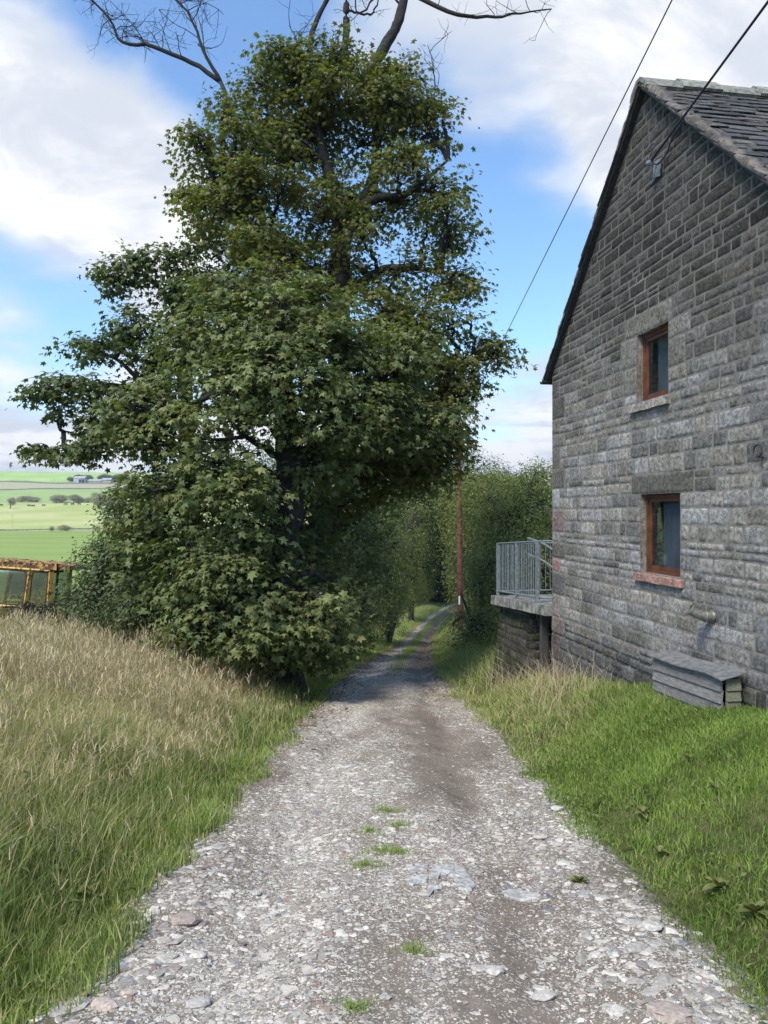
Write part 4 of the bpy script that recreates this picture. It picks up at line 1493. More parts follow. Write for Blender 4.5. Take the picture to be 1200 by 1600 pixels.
def build_house():
    r = np.random.default_rng(61)
    root = empty('stone_house', HP(0, 0, -2.6))
    tag(root, 'tall gritstone house with two small windows in its gable beside the lane', 'house')
    A = lambda o: adopt(o, root)
    WIN = [dict(u0=2.72, u1=3.42, z0=1.34, z1=2.165), dict(u0=2.80, u1=3.66, z0=-.73, z1=.215)]
    opens = [(2.72, 3.42, 1.34, 2.165), (2.80, 3.66, -.73, .215),
             (2.43, 3.50, 2.165, 2.42), (2.58, 3.93, .215, .455),           # lintels
             (2.60, 3.47, 1.22, 1.34), (2.72, 3.74, -.83, -.73),            # sills
             (3.42, 3.86, 1.95, 2.165), (3.42, 3.76, 1.62, 1.95), (2.3, 2.72, 1.8, 2.165), (2.38, 2.72, 1.46, 1.8)]
    breaks = [-3.35, -1.65, -.83, -.73, .215, .455, 1.22, 1.34, 1.46, 1.62, 1.8, 1.95, 2.165, 2.42, APEX]
    rows = [breaks[0]]
    for a, b in zip(breaks[:-1], breaks[1:]):
        hgt = .165 if a < -1 else (.142 if a < 2.4 else .128)
        n = max(1, round((b - a) / hgt))
        w = r.uniform(.6, 1.45, n)
        w = np.cumsum(w) / w.sum()
        rows += [a + (b - a) * t for t in w]
    umin = lambda z: 0.0 if z < EAVE else (z - EAVE) / (APEX - EAVE) * GW / 2
    umax = lambda z: GW if z < EAVE else GW - (z - EAVE) / (APEX - EAVE) * GW / 2
    qs = []
    k = 0
    while k < len(rows) - 2 and rows[k + 2] < EAVE:
        wq = .30 if (k // 2) % 2 else .50
        qs.append((0.0, wq, rows[k], rows[k + 2], 2))
        k += 2
    opens += [q[:4] for q in qs]
    fn = lambda u, n, z: np.stack([O2[0] + UD[0] * u - VD[0] * n, O2[1] + UD[1] * u - VD[1] * n, z], 1)
    stones = stone_wall(rows, umin, umax, opens, fn, r, None)
    # dressed stones around the windows
    stones += qs
    stones += [(2.43, 3.50, 2.165, 2.42, 1), (2.58, 3.93, .215, .455, 1), (3.42, 3.86, 1.95, 2.165, 1), (3.42, 3.76, 1.62, 1.95, 1), (2.3, 2.72, 1.8, 2.165, 1), (2.38, 2.72, 1.46, 1.8, 1)]

    def colour(u, z, st, r):
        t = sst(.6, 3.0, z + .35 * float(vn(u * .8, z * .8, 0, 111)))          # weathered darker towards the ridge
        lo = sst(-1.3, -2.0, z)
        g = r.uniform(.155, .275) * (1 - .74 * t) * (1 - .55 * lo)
        k = r.random()
        if k < .5:
            c = np.array([1.02, 1.0, .97])
        elif k < .8:
            c = np.array([1.05, 1.0, .90])
        else:
            c = np.array([1.08, 1.0, .87])
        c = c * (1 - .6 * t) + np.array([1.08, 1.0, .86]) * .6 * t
        if r.random() < .16:
            g *= r.uniform(.5, .75)
        c = g * c
        if len(st) > 4 and st[4] == 1:
            c = np.array([.165, .155, .135]) * r.uniform(.85, 1.1)
            if st[0] < 3 and st[2] < 1 :
                c *= .75
        if u < .3 and -.35 < z < .12:
            c = np.array([.22, .165, .16])
        if u < .3 and -.98 < z < -.62:
            c = np.array([.27, .17, .155])
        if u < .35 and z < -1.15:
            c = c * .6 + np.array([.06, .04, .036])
        if 2.9 < u < 3.2 and .98 < z < 1.14 and False:
            c = np.array([.2, .12, .1])
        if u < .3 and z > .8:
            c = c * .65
        return c
    proud = lambda z: .018 * float(sst(-1.45, -1.9, z))
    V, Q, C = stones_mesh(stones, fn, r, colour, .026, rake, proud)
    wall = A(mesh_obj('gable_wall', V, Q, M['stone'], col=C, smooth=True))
    # mortar bed behind the stone faces (flat sheets, split round the openings) and the house shell
    mv, mq, n = [], [], 0
    lv = sorted(set([-3.35, -.73, .215, 1.34, 2.165, EAVE, APEX] + list(np.arange(-3, 5, .5))))
    for za, zb in zip(lv[:-1], lv[1:]):
        segs = [[0, 1]]
        cut = None
        for w_ in WIN:
            if za < w_['z1'] - .001 and zb > w_['z0'] + .001:
                cut = w_
        def strip(a0, a1, b0, b1):
            nonlocal n
            P = fn(np.array([a0, a1, b1, b0]), np.full(4, .0), np.array([za, za, zb, zb]))
            mv.append(P); mq.append([n, n + 1, n + 2, n + 3]); n += 4
        if cut:
            strip(umin(za), cut['u0'], umin(zb), cut['u0'])
            strip(cut['u1'], umax(za), cut['u1'], umax(zb))
        else:
            strip(umin(za), umax(za), umin(zb), umax(zb))
    # bedding at the wider plinth
    o = A(mesh_obj('mortar_joint', np.concatenate(mv), np.array(mq), M['mortar']))
    mb = MB()
    mb.hexa([HP(-.0, -.004, -3.3), HP(GW, -.004, -3.3), HP(0, .3, -3.3), HP(GW, .3, -3.3), HP(0, -.004, -2.0), HP(GW, -.004, -2.0), HP(0, .01, -1.9), HP(GW, .01, -1.9)])
    A(mb.obj('plinth', M['mortar']))
    # other walls
    back = lambda u, n, z: np.stack([O2[0] + UD[0] * (-n) + VD[0] * u, O2[1] + UD[1] * (-n) + VD[1] * u, z], 1)          # far eaves wall, faces away
    front = lambda u, n, z: np.stack([O2[0] + UD[0] * (GW + n) + VD[0] * u, O2[1] + UD[1] * (GW + n) + VD[1] * u, z], 1)
    rend = lambda u, n, z: np.stack([O2[0] + UD[0] * u + VD[0] * (HL + n), O2[1] + UD[1] * u + VD[1] * (HL + n), z], 1)
    rws = list(np.arange(-3.3, EAVE + .01, .15)); rws[-1] = EAVE
    for nm, f_, L_, ww in (('rear_wall', back, HL, .2), ('front_wall', front, HL, .2), ('far_gable_wall', rend, GW, .2)):
        ss_ = stone_wall(rws if nm != 'far_gable_wall' else rows, (lambda z: 0.0) if nm != 'far_gable_wall' else umin, (lambda z: L_) if nm != 'far_gable_wall' else umax, [], f_, r, None, quoin=False)
        V, Q, C = stones_mesh(ss_, f_, r, colour, .07, rake if nm == 'far_gable_wall' else None)
        A(mesh_obj(nm, V, Q, M['stone'], col=C, smooth=True))
    # core behind those walls
    mb = MB()
    def wallbox(P):                                     # eight corners
        mb.hexa(P)
    wallbox([HP(.02, .3, -3.35), HP(.25, .3, -3.35), HP(.02, HL - .01, -3.35), HP(.25, HL - .01, -3.35), HP(.02, .3, EAVE), HP(.25, .3, EAVE), HP(.02, HL - .01, EAVE), HP(.25, HL - .01, EAVE)])
    wallbox([HP(GW - .25, .3, -3.35), HP(GW - .02, .3, -3.35), HP(GW - .25, HL - .01, -3.35), HP(GW - .02, HL - .01, -3.35), HP(GW - .25, .3, EAVE), HP(GW - .02, .3, EAVE), HP(GW - .25, HL - .01, EAVE), HP(GW - .02, HL - .01, EAVE)])
    # back gable core and inner leaf of near gable corners
    P = [HP(.02, HL - .02, -3.35), HP(GW - .02, HL - .02, -3.35), HP(GW - .02, HL - .02, EAVE), HP(GW / 2, HL - .02, APEX - .02), HP(.02, HL - .02, EAVE)]
    P2 = [p - np.array([*VD, 0]) * .25 for p in P]
    mb.add(np.array(P + P2), None, [[0, 1, 2], [0, 2, 4], [4, 2, 3], [5, 7, 6], [5, 9, 7], [9, 8, 7]])
    A(mb.obj('wall_core', M['mortar']))

    # windows
    for wi, w_ in enumerate(WIN):
        u0, u1, z0, z1 = w_['u0'], w_['u1'], w_['z0'], w_['z1']
        dp = .34
        mb = MB()
        # splayed stone reveal: four slabs lining the opening (outside the opening, inside the wall)
        t = .06
        def slab(ua, ub, za, zb, va=.006, vb=dp):
            mb.hexa([HP(ua, va, za), HP(ub, va, za), HP(ua, vb, za), HP(ub, vb, za), HP(ua, va, zb), HP(ub, va, zb), HP(ua, vb, zb), HP(ub, vb, zb)], (.19, .165, .14))
        slab(u0 - t, u0, z0 - t, z1 + t)
        slab(u1, u1 + t, z0 - t, z1 + t)
        slab(u0, u1, z1, z1 + t)
        slab(u0, u1, z0 - t, z0)
        A(mb.obj('window_reveal', M['stone']))
        fr = MB()
        fv, fw, fd = .075, .07, .06
        def bar(ua, ub, za, zb, v0=fv, v1=fv + fd):
            fr.hexa([HP(ua, v0, za), HP(ub, v0, za), HP(ua, v1, za), HP(ub, v1, za), HP(ua, v0, zb), HP(ub, v0, zb), HP(ua, v1, zb), HP(ub, v1, zb)])
        bar(u0 + .003, u0 + fw * .6, z0, z1 - .003); bar(u1 - fw * .6, u1 - .003, z0, z1 - .003)
        bar(u0 + fw * .6, u1 - fw * .6, z1 - fw * .7, z1 - .003); bar(u0 + fw * .6, u1 - fw * .6, z0, z0 + fw * .6)
        # sash, set a little back
        a, b, c_, d_ = u0 + fw * .6, u1 - fw * .6, z0 + fw * .6, z1 - fw * .7
        s = .045
        bar(a + .002, a + s, c_, d_, fv + .016, fv + .055); bar(b - s, b - .002, c_, d_, fv + .016, fv + .055)
        bar(a + s, b - s, d_ - s, d_ - .002, fv + .016, fv + .055); bar(a + s, b - s, c_ + .002, c_ + s, fv + .016, fv + .055)
        wn = MB()
        frame = fr.obj('window', M['wood_red'])
        A(frame)
        if wi == 0:
            frame['label'] = 'upper brown wooden window'
        else:
            frame['label'] = 'lower red-brown wooden window'
        g = MB()
        g.hexa([HP(a + s, fv + .03, c_ + s), HP(b - s, fv + .03, c_ + s), HP(a + s, fv + .036, c_ + s), HP(b - s, fv + .036, c_ + s),
                HP(a + s, fv + .03, d_ - s), HP(b - s, fv + .03, d_ - s), HP(a + s, fv + .036, d_ - s), HP(b - s, fv + .036, d_ - s)])
        pane = g.obj('pane', M['glass'])
        adopt(pane, root)
        pane.parent = frame
        # dim room with a drawn blind
        rm = MB()
        rm.hexa([HP(u0 - .6, dp, z0 - .5), HP(u1 + .6, dp, z0 - .5), HP(u0 - .6, dp + 1.6, z0 - .5), HP(u1 + .6, dp + 1.6, z0 - .5),
                 HP(u0 - .6, dp, z1 + .3), HP(u1 + .6, dp, z1 + .3), HP(u0 - .6, dp + 1.6, z1 + .3), HP(u1 + .6, dp + 1.6, z1 + .3)])
        rm.q = [rm.q[0][[0, 1, 3, 4, 5]]]
        rm.v[0] = rm.v[0]
        A(rm.obj('room', M['dark_room']))
        bl = MB()
        nb = 14
        va = fv + .1
        for i in range(nb):
            uc = u0 + .26 * (u1 - u0)
            ua = uc + (u1 - .01 - uc) * i / nb
            ub = uc + (u1 - .01 - uc) * (i + 1) / nb
            za = z0 + .02
            zb = z1 - .02
            vo = va + .003 * (i % 2)
            vo2 = va + .003 * ((i + 1) % 2)
            bl.add([HP(ua, vo, za), HP(ub, vo2, za), HP(ub, vo2, zb), HP(ua, vo, zb)], [[0, 1, 2, 3]])
        cu = bl.obj('curtain', M['curtain'])
        A(cu); cu.parent = frame
        # sill
        sb = MB()
        if wi == 0:
            su0, su1, sz0, sz1, cc = 2.60, 3.47, 1.222, 1.338, (.30, .27, .245)
        else:
            su0, su1, sz0, sz1, cc = 2.72, 3.74, -.828, -.732, (.34, .20, .165)
        n = 5
        for i in range(n):
            ua = su0 + (su1 - su0) * i / n; ub = su0 + (su1 - su0) * (i + 1) / n - .004
            dz = .004 * math.sin(i * 2.3)
            sb.hexa([HP(ua, -.055, sz0 + dz), HP(ub, -.055, sz0 + dz), HP(ua, .11, sz0 + dz), HP(ub, .11, sz0 + dz),
                     HP(ua, -.055, sz1 - .015 + dz), HP(ub, -.055, sz1 - .015 + dz), HP(ua, .13, sz1 + .004 + dz), HP(ub, .13, sz1 + .004 + dz)], np.array(cc) * (1 + .06 * math.sin(i * 5.1)))
        A(sb.obj('window_sill', M['stone']))

    # roof: two slopes of split stone slates in diminishing courses
    sl = math.hypot(GW / 2, APEX - EAVE)
    cosr, sinr = (GW / 2) / sl, (APEX - EAVE) / sl
    for side in (0, 1):
        mb = MB()
        s_, k = -.16, 0
        gauge = .21
        while s_ < sl - .02:
            length = gauge * 1.95
            v = -.10 - r.uniform(0, .03)
            while v < HL + .1:
                wd = r.uniform(.2, .42)
                th = r.uniform(.012, .024)
                e0 = s_ + r.normal(0, .012)
                e1 = min(e0 + length, sl + .02)
                lift0 = .062 + r.uniform(0, .014)
                lift1 = .030
                v1 = v + wd - .006
                def RP(ss, vv, nn):
                    uu = ss * cosr; zz = EAVE + ss * sinr
                    uu = uu - sinr * nn; zz = zz + cosr * nn
                    if side:
                        uu = GW - uu
                    return HP(uu, vv, zz)
                tw = r.normal(0, .005)
                P = [RP(e0, v, lift0 - th), RP(e0 + r.normal(0, .01), v1, lift0 - th + tw), RP(e1, v, lift1 - th * .5), RP(e1, v1, lift1 - th * .5),
                     RP(e0, v, lift0), RP(e0 + r.normal(0, .01), v1, lift0 + tw), RP(e1, v, lift1), RP(e1, v1, lift1)]
                g = r.uniform(.022, .07)
                c = np.array([g * 1.04, g, g * .98]) if r.random() < .8 else np.array([g * 1.35, g * 1.2, g * 1.0])
                mb.hexa(P, c)
                v += wd
            s_ += gauge * (1 - .35 * s_ / sl)
            k += 1
        A(mb.obj('roof', M['slate']))
    # roof deck under the slates and the dark gap at the verge
    mb = MB()
    for side in (0, 1):
        def RP(ss, vv, nn):
            uu = ss * cosr - sinr * nn; zz = EAVE + ss * sinr + cosr * nn
            if side:
                uu = GW - uu
            return HP(uu, vv, zz)
        mb.hexa([RP(-.12, -.085, -.002), RP(sl, -.085, -.002), RP(-.12, HL + .06, -.002), RP(sl, HL + .06, -.002), RP(-.12, -.085, .026), RP(sl, -.085, .026), RP(-.12, HL + .06, .026), RP(sl, HL + .06, .026)])
    A(mb.obj('roof_deck', M['iron']))
    # lumpy mortar fillet along each verge
    for side in (0, 1):
        def RP(ss, vv, nn):
            uu = ss * cosr - sinr * nn; zz = EAVE + ss * sinr + cosr * nn
            if side:
                uu = GW - uu
            return HP(uu, vv, zz)
        ns = 90
        ring = []
        for i in range(ns):
            ss = -.14 + (sl + .16) * i / (ns - 1)
            j1, j2, j3 = [.016 * float(fbm(i * .6, side * 9, q, 121, 3)) for q in range(3)]
            top = .10 + j1 + .03 * max(0, float(vn(i * .21, side * 5, 3, 122)))
            ring.append([RP(ss, -.108 + j2 * .6, .028), RP(ss, -.115 + j3 * .6, .05), RP(ss, -.095 + j2 * .6, top - .025), RP(ss, .0 + j1 * 3, top - .02 + j3), RP(ss, .02 + j2 * 2, .05)])
        ring = np.array(ring)
        V = ring.reshape(-1, 3)
        i, j = np.meshgrid(np.arange(ns - 1), np.arange(4), indexing='ij')
        a = (i * 5 + j).ravel()
        A(mesh_obj('verge_mortar', V, np.stack([a, a + 1, a + 6, a + 5], 1), M['render'], smooth=True))
    # ridge stones
    v = -.12
    k = 0
    while v < HL:
        ln = r.uniform(.42, .52)
        mb = MB()
        zc = APEX + .10 + (.022 if k % 2 else 0) + r.normal(0, .004)
        P = []
        for vv in (v, v + ln - .004):
            for (du, dz) in ((-.20, -.17), (-.17, -.10), (-.05, .005), (.05, .005), (.17, -.10), (.20, -.17)):
                P.append(HP(GW / 2 + du, vv, zc + dz))
        for vv in (v, v + ln - .004):
            for (du, dz) in ((-.17, -.19), (-.15, -.14), (-.04, -.04), (.04, -.04), (.15, -.14), (.17, -.19)):
                P.append(HP(GW / 2 + du, vv, zc + dz))
        Qs = [[i, i + 1, i + 7, i + 6] for i in range(5)] + [[12 + i, 18 + i, 19 + i, 13 + i] for i in range(5)] + [[i, 12 + i, 13 + i, i + 1] for i in range(5)] + [[6 + i, 7 + i, 19 + i, 18 + i] for i in range(5)] + [[0, 6, 18, 12], [5, 17, 23, 11]]
        g = r.uniform(.12, .2)
        mb.add(P, Qs, c=(g, g * 1.0, g * .85))
        A(mb.obj('ridge_stone', M['slate']))
        v += ln
        k += 1
    # eaves gutters
    for uu, sg in ((-.13, -1), (GW + .13, 1)):
        n = 9
        a = np.linspace(math.pi, 2 * math.pi, n)
        P = []
        for vv in (-.14, HL):
            for q in a:
                P.append(HP(uu + .055 * math.cos(q), vv, EAVE - .08 + .055 * math.sin(q)))
            for q in a[::-1]:
                P.append(HP(uu + .048 * math.cos(q), vv, EAVE - .08 + .048 * math.sin(q)))
        m = 2 * n
        Qs = [[i, (i + 1) % m, m + (i + 1) % m, m + i] for i in range(m)]
        Qs += [[i, i + 1, m - 2 - i, m - 1 - i] for i in range(n - 1)]
        A(MB().add(P, Qs).obj('gutter', M['iron']))
    # flue elbow on the gable
    mb = MB()
    u, z = 4.26, -1.04
    arc = [HP(u, .05, z - .02), HP(u, -.07, z - .02), HP(u - .01, -.12, z - .01), HP(u - .03, -.17, z + .012), HP(u - .055, -.225, z + .045)]
    c = curve(arc, 20)
    mb.tube(c, .05, 16, cap=False)
    mb.tube(c + np.array([0, 0, .0001]), .045, 16, cap=False)
    for q in (3, 6):
        mb.tube([c[q], c[q] + (c[q + 1] - c[q]) * .4], .062, 16)
    mb.tube([c[-2], c[-1]], .061, 16, cap=False)
    mb.tube([HP(u, .0, z - .02), HP(u, -.03, z - .02)], .065, 16)
    A(mb.obj('flue_pipe', M['pipe'], smooth=True))
    mb = MB()
    mb.tube([c[0], c[-1] - (c[-1] - c[-2]) * .5], .0001, 4)
    # cable bracket high on the gable
    mb = MB()
    u, z = 3.25, 4.02
    mb.hexa([HP(u - .10, -.04, z - .12), HP(u + .05, -.04, z - .16), HP(u - .10, -.028, z - .12), HP(u + .05, -.028, z - .16), HP(u - .07, -.04, z + .06), HP(u + .09, -.04, z + .03), HP(u - .07, -.028, z + .06), HP(u + .09, -.028, z + .03)])
    mb.tube([HP(u, -.03, z), HP(u, -.13, z + .01)], .012, 8)
    mb.tube([HP(u - .04, -.13, z + .02), HP(u + .05, -.13, z - .01)], .03, 10)
    A(mb.obj('cable_bracket', M['steel']))
    mb = MB()
    mb.tube(curve([HP(u + .02, -.12, z + .02), HP(u + .08, -.08, z - .04), HP(u + .2, -.04, z + .02), HP(u + .32, -.04, z + .13), HP(u + .62, -.04, z + .22), HP(u + .72, -.05, z + .17)], 30), .011, 6)
    mb.tube(curve([HP(u - .02, -.12, z + .03), HP(u - .08, -.09, z + .12), HP(u - .02, -.05, z + .24), HP(u - .12, -.05, z + .28)], 16), .007, 5)
    mb.tube(curve([HP(u - .05, -.1, z + .05), HP(u - .14, -.06, z + .15), HP(u - .16, -.05, z + .12)], 10), .006, 5)
    A(mb.obj('cable_tail', M['cable']))
    # iron hook by the near edge
    mb = MB()
    a = np.linspace(-1.5, 3.4, 18)
    mb.tube([HP(5.02 + .055 * math.cos(q), -.06, .56 + .055 * math.sin(q)) for q in a], .008, 6)
    mb.tube([HP(5.02, -.06, .505), HP(5.02, .02, .5)], .009, 6)
    A(mb.obj('wall_hook', M['iron']))
    return root


def build_box():
    """timber meter box leaning against the gable"""
    root = empty('timber_meter_box', HP(4.1, -.18, -2.0))
    tag(root, 'low weathered clapboard box with a grey felt lid against the foot of the house wall', 'wooden box')
    def bp(u, v, z):                                                    # slightly out of level
        return HP(u, v, z + .04 * (u - 4.1))
    u0, u1 = 3.58, 4.80
    vf, vb = -.25, -.085
    zb, zt = -2.05, -1.60
    mb = MB()
    nb = 4
    hb = (zt - zb) / nb
    for i in range(nb):
        za = zb + hb * i; zc = za + hb + .012
        g = (.145, .14, .132) if i % 2 else (.18, .172, .16)
        mb.hexa([bp(u0, vf - .035, za), bp(u1, vf - .035, za), bp(u0, vf - .012, za), bp(u1, vf - .012, za), bp(u0, vf - .014, zc), bp(u1, vf - .014, zc), bp(u0, vf, zc), bp(u1, vf, zc)], g)
    adopt(mb.obj('front_board', M['timber']), root)
    for uu, s in ((u1, 1), (u0, -1)):
        mb = MB()
        for i in range(3):
            za = zb + .15 + .1 * i; zc = za + .105
            mb.hexa([bp(uu + s * .03, vf + .02, za), bp(uu, vf + .02, za), bp(uu + s * .03, vb, za), bp(uu, vb, za), bp(uu + s * .012, vf + .02, zc), bp(uu, vf + .02, zc), bp(uu + s * .012, vb, zc), bp(uu, vb, zc)], (.15, .15, .10))
        mb.hexa([bp(uu - .04, vf + .03, zb), bp(uu + s * .01, vf + .03, zb), bp(uu - .04, vb - .04, zb), bp(uu + s * .01, vb - .04, zb), bp(uu - .04, vf + .03, zb + .16), bp(uu + s * .01, vf + .03, zb + .16), bp(uu - .04, vb - .04, zb + .16), bp(uu + s * .01, vb - .04, zb + .16)], (.22, .12, .07))
        adopt(mb.obj('end_board', M['timber']), root)
    # felt lid, sagging
    n, m = 17, 4
    top, bot = [], []
    for i in range(n):
        uu = u0 - .05 + (u1 - u0 + .12) * i / (n - 1)
        for j in range(m):
            t = j / (m - 1)
            vv = vf - .07 + (vb + .035 - vf + .07) * t
            sag = .007 * math.sin(i * .55 + 1) + (.05 * max(0, i - 13) / 3 * (1 - t) * -.3)
            zz = zt + .02 + .05 * t + sag
            top.append(bp(uu, vv, zz + .012)); bot.append(bp(uu, vv, zz))
    V = np.array(top + bot)
    i, j = np.meshgrid(np.arange(n - 1), np.arange(m - 1), indexing='ij')
    a = (i * m + j).ravel()
    Q = np.stack([a, a + m, a + m + 1, a + 1], 1)
    Q2 = Q[:, ::-1] + n * m
    rim = list(range(0, (n - 1) * m, m)) + list(range((n - 1) * m, n * m - 1)) + list(range(n * m - 1, m - 1, -m)) + list(range(m - 1, 0, -1))
    E = [[rim[k], rim[(k + 1) % len(rim)], rim[(k + 1) % len(rim)] + n * m, rim[k] + n * m] for k in range(len(rim))]
    o = mesh_obj('lid', V, np.concatenate([Q, Q2, np.array(E)]), M['felt'], smooth=False)
    adopt(o, root)


M['felt'] = simple_mat('roofing_felt', (.085, .09, .092), (.16, .165, .167), 14, .9, .5, .005)


def build_landing():
    """concrete landing past the far corner with steel railings, carried on a rubble pier"""
    r = np.random.default_rng(71)
    slope = .06
    zs = lambda u: -1.50 + slope * u                                      # u is negative beyond the corner
    root = empty('landing', HP(-1.5, .6, -2.9))
    tag(root, 'mossy concrete landing slab on a rubble pier beyond the far corner of the house', 'landing')
    mb = MB()
    ns = 12
    for i in range(ns):
        ua, ub = -.02 - 2.98 * i / ns, -.02 - 2.98 * (i + 1) / ns
        w1, w2 = .006 * math.sin(i * 1.7), .006 * math.sin((i + 1) * 1.7)
        mb.hexa([HP(ua, -.10 + w1, zs(ua) - .17), HP(ub, -.10 + w2, zs(ub) - .17), HP(ua, 1.5, zs(ua) - .17), HP(ub, 1.5, zs(ub) - .17), HP(ua, -.09 + w1, zs(ua)), HP(ub, -.09 + w2, zs(ub)), HP(ua, 1.5, zs(ua)), HP(ub, 1.5, zs(ub))])
    adopt(mb.obj('slab', M['concrete']), root)
    # pier
    def pf(sgn_u):
        return None
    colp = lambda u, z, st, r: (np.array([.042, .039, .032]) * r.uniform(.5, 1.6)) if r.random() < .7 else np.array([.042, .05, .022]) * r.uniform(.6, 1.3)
    fpier = lambda s, n, z: np.stack([O2[0] + UD[0] * (-s) - VD[0] * (n - .10 - .12 * (z + 1.7)), O2[1] + UD[1] * (-s) - VD[1] * (n - .10 - .12 * (z + 1.7)), z], 1)
    rows = list(np.arange(-3.7, -1.72, .14))
    rows[-1] = -1.70
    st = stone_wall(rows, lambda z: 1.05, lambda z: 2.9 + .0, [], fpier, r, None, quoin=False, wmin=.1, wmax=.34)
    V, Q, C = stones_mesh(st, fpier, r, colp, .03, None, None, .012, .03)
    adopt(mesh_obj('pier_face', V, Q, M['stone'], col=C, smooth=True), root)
    # near flank of the pier looking into the dark recess, and the recess's back wall
    ffl = lambda v, n, z: np.stack([O2[0] + UD[0] * (-1.05 + n) + VD[0] * v, O2[1] + UD[1] * (-1.05 + n) + VD[1] * v, z], 1)
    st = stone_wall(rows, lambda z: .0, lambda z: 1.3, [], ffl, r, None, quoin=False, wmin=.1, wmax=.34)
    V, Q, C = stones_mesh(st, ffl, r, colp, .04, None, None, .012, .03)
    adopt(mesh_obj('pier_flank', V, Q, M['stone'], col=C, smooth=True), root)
    mb = MB()
    def zb(u):
        return zs(u) - .175
    mb.hexa([HP(-1.07, .14, -3.8), HP(-2.9, .14, -3.8), HP(-1.07, 1.45, -3.8), HP(-2.9, 1.45, -3.8), HP(-1.07, .14, zb(-1.07)), HP(-2.9, .14, zb(-2.9)), HP(-1.07, 1.45, zb(-1.07)), HP(-2.9, 1.45, zb(-2.9))])
    mb.hexa([HP(-.03, 1.1, -3.8), HP(-1.05, 1.1, -3.8), HP(-.03, 1.4, -3.8), HP(-1.05, 1.4, -3.8), HP(-.03, 1.1, zb(-.03)), HP(-1.05, 1.1, zb(-1.05)), HP(-.03, 1.4, zb(0)), HP(-1.05, 1.4, zb(-1.05))])
    adopt(mb.obj('pier_core', M['mortar']), root)
    mb = MB()
    mb.hexa([HP(-.55, .04, -3.6), HP(-.66, .04, -3.6), HP(-.55, .15, -3.6), HP(-.66, .15, -3.6), HP(-.55, .04, zb(-.55)), HP(-.66, .04, zb(-.66)), HP(-.55, .15, zb(-.55)), HP(-.66, .15, zb(-.66))], (.05, .045, .04))
    adopt(mb.obj('prop_post', M['timber']), root)

    # railing
    rr = empty('steel_railing', HP(-1.5, 0, -1.55))
    tag(rr, 'galvanised railing with upright bars standing on the concrete landing slab', 'railing')
    def post(u, v, h=1.05, w=.03, nm='post'):
        mb = MB()
        z = zs(u)
        mb.hexa([HP(u - w, v - w, z), HP(u + w, v - w, z), HP(u - w, v + w, z), HP(u + w, v + w, z), HP(u - w, v - w, z + h), HP(u + w, v - w, z + h), HP(u - w, v + w, z + h), HP(u + w, v + w, z + h)])
        adopt(mb.obj(nm, M['steel']), rr)
    def panel(p0, p1, nbars, z0=.10, z1=1.04, name='panel'):
        mb = MB()
        (ua, va), (ub, vb) = p0, p1
        A_, B_ = HP(ua, va, zs(ua)), HP(ub, vb, zs(ub))
        up = np.array([0, 0, 1.0])
        for h in (z0, z1):
            mb.tube([A_ + up * h, B_ + up * h], .018, 6)
        for i in range(1, nbars):
            P = A_ + (B_ - A_) * i / nbars
            mb.tube([P + up * z0, P + up * z1], .0075, 5)
        adopt(mb.obj(name, M['steel']), rr)
    v0 = -.03
    post(-.58, v0); post(-1.62, v0, w=.028); post(-2.72, v0); post(-2.72, 1.35); post(-.58, 1.35); post(-1.2, 1.3, w=.025)
    panel((-.58, v0), (-1.62, v0), 12); panel((-1.62, v0), (-2.72, v0), 12)
    panel((-2.72, v0), (-2.72, 1.35), 14)
    # short return to the house wall
    mb = MB()
    A_, B_ = HP(-.58, v0, zs(-.58)), HP(-.03, .22, zs(-.05))
    for h in (.10, 1.04):
        adopt(MB().tube([A_ + np.array([0, 0, h]), B_ + np.array([0, 0, h])], .016, 6).obj('wall_rail', M['steel']), rr)
    # handrails of the steps that drop away behind
    for k, (dz, v) in enumerate(((.92, .55), (.60, .55), (.92, 1.3))):
        mb = MB()
        P = [HP(-2.6, v, zs(-2.6) + dz + .22), HP(-1.6, v, zs(-1.6) + dz + .05), HP(-.1, v, zs(0) + dz - .40)]
        mb.tube(curve(P, 12), .02, 7)
        adopt(mb.obj('handrail', M['steel']), rr)
    mb = MB()
    # rubble steps' side wall behind the rails
    fst = lambda s, n, z: np.stack([O2[0] + UD[0] * (-s) + VD[0] * (1.62 - n), O2[1] + UD[1] * (-s) + VD[1] * (1.62 - n), z], 1)
    rows = list(np.arange(-1.6, -.85, .12))
    st = stone_wall(rows, lambda z: .05, lambda z: 1.9 - (z + 1.6) * 1.2, [], fst, r, None, quoin=False, wmin=.1, wmax=.26)
    colq = lambda u, z, st, r: np.array([.33, .29, .22]) * r.uniform(.6, 1.3)
    V, Q, C = stones_mesh(st, fst, r, colq, .04, None, None, .012, .03)
    w_ = mesh_obj('rubble_wall', V, Q, M['stone'], col=C, smooth=True)
    mb = MB()
    mb.hexa([HP(-.05, 1.63, -3.2), HP(-1.9, 1.63, -3.2), HP(-.05, 1.9, -3.2), HP(-1.9, 1.9, -3.2), HP(-.05, 1.63, -.9), HP(-1.2, 1.63, -.9), HP(-.05, 1.9, -.9), HP(-1.2, 1.9, -.9)])
    wr = empty('garden_wall', HP(-1, 1.7, -2.9))
    adopt(w_, wr); adopt(mb.obj('wall_core', M['mortar']), wr)
    tag(wr, 'little buff rubble wall behind the steel railing at the back of the landing', 'wall')


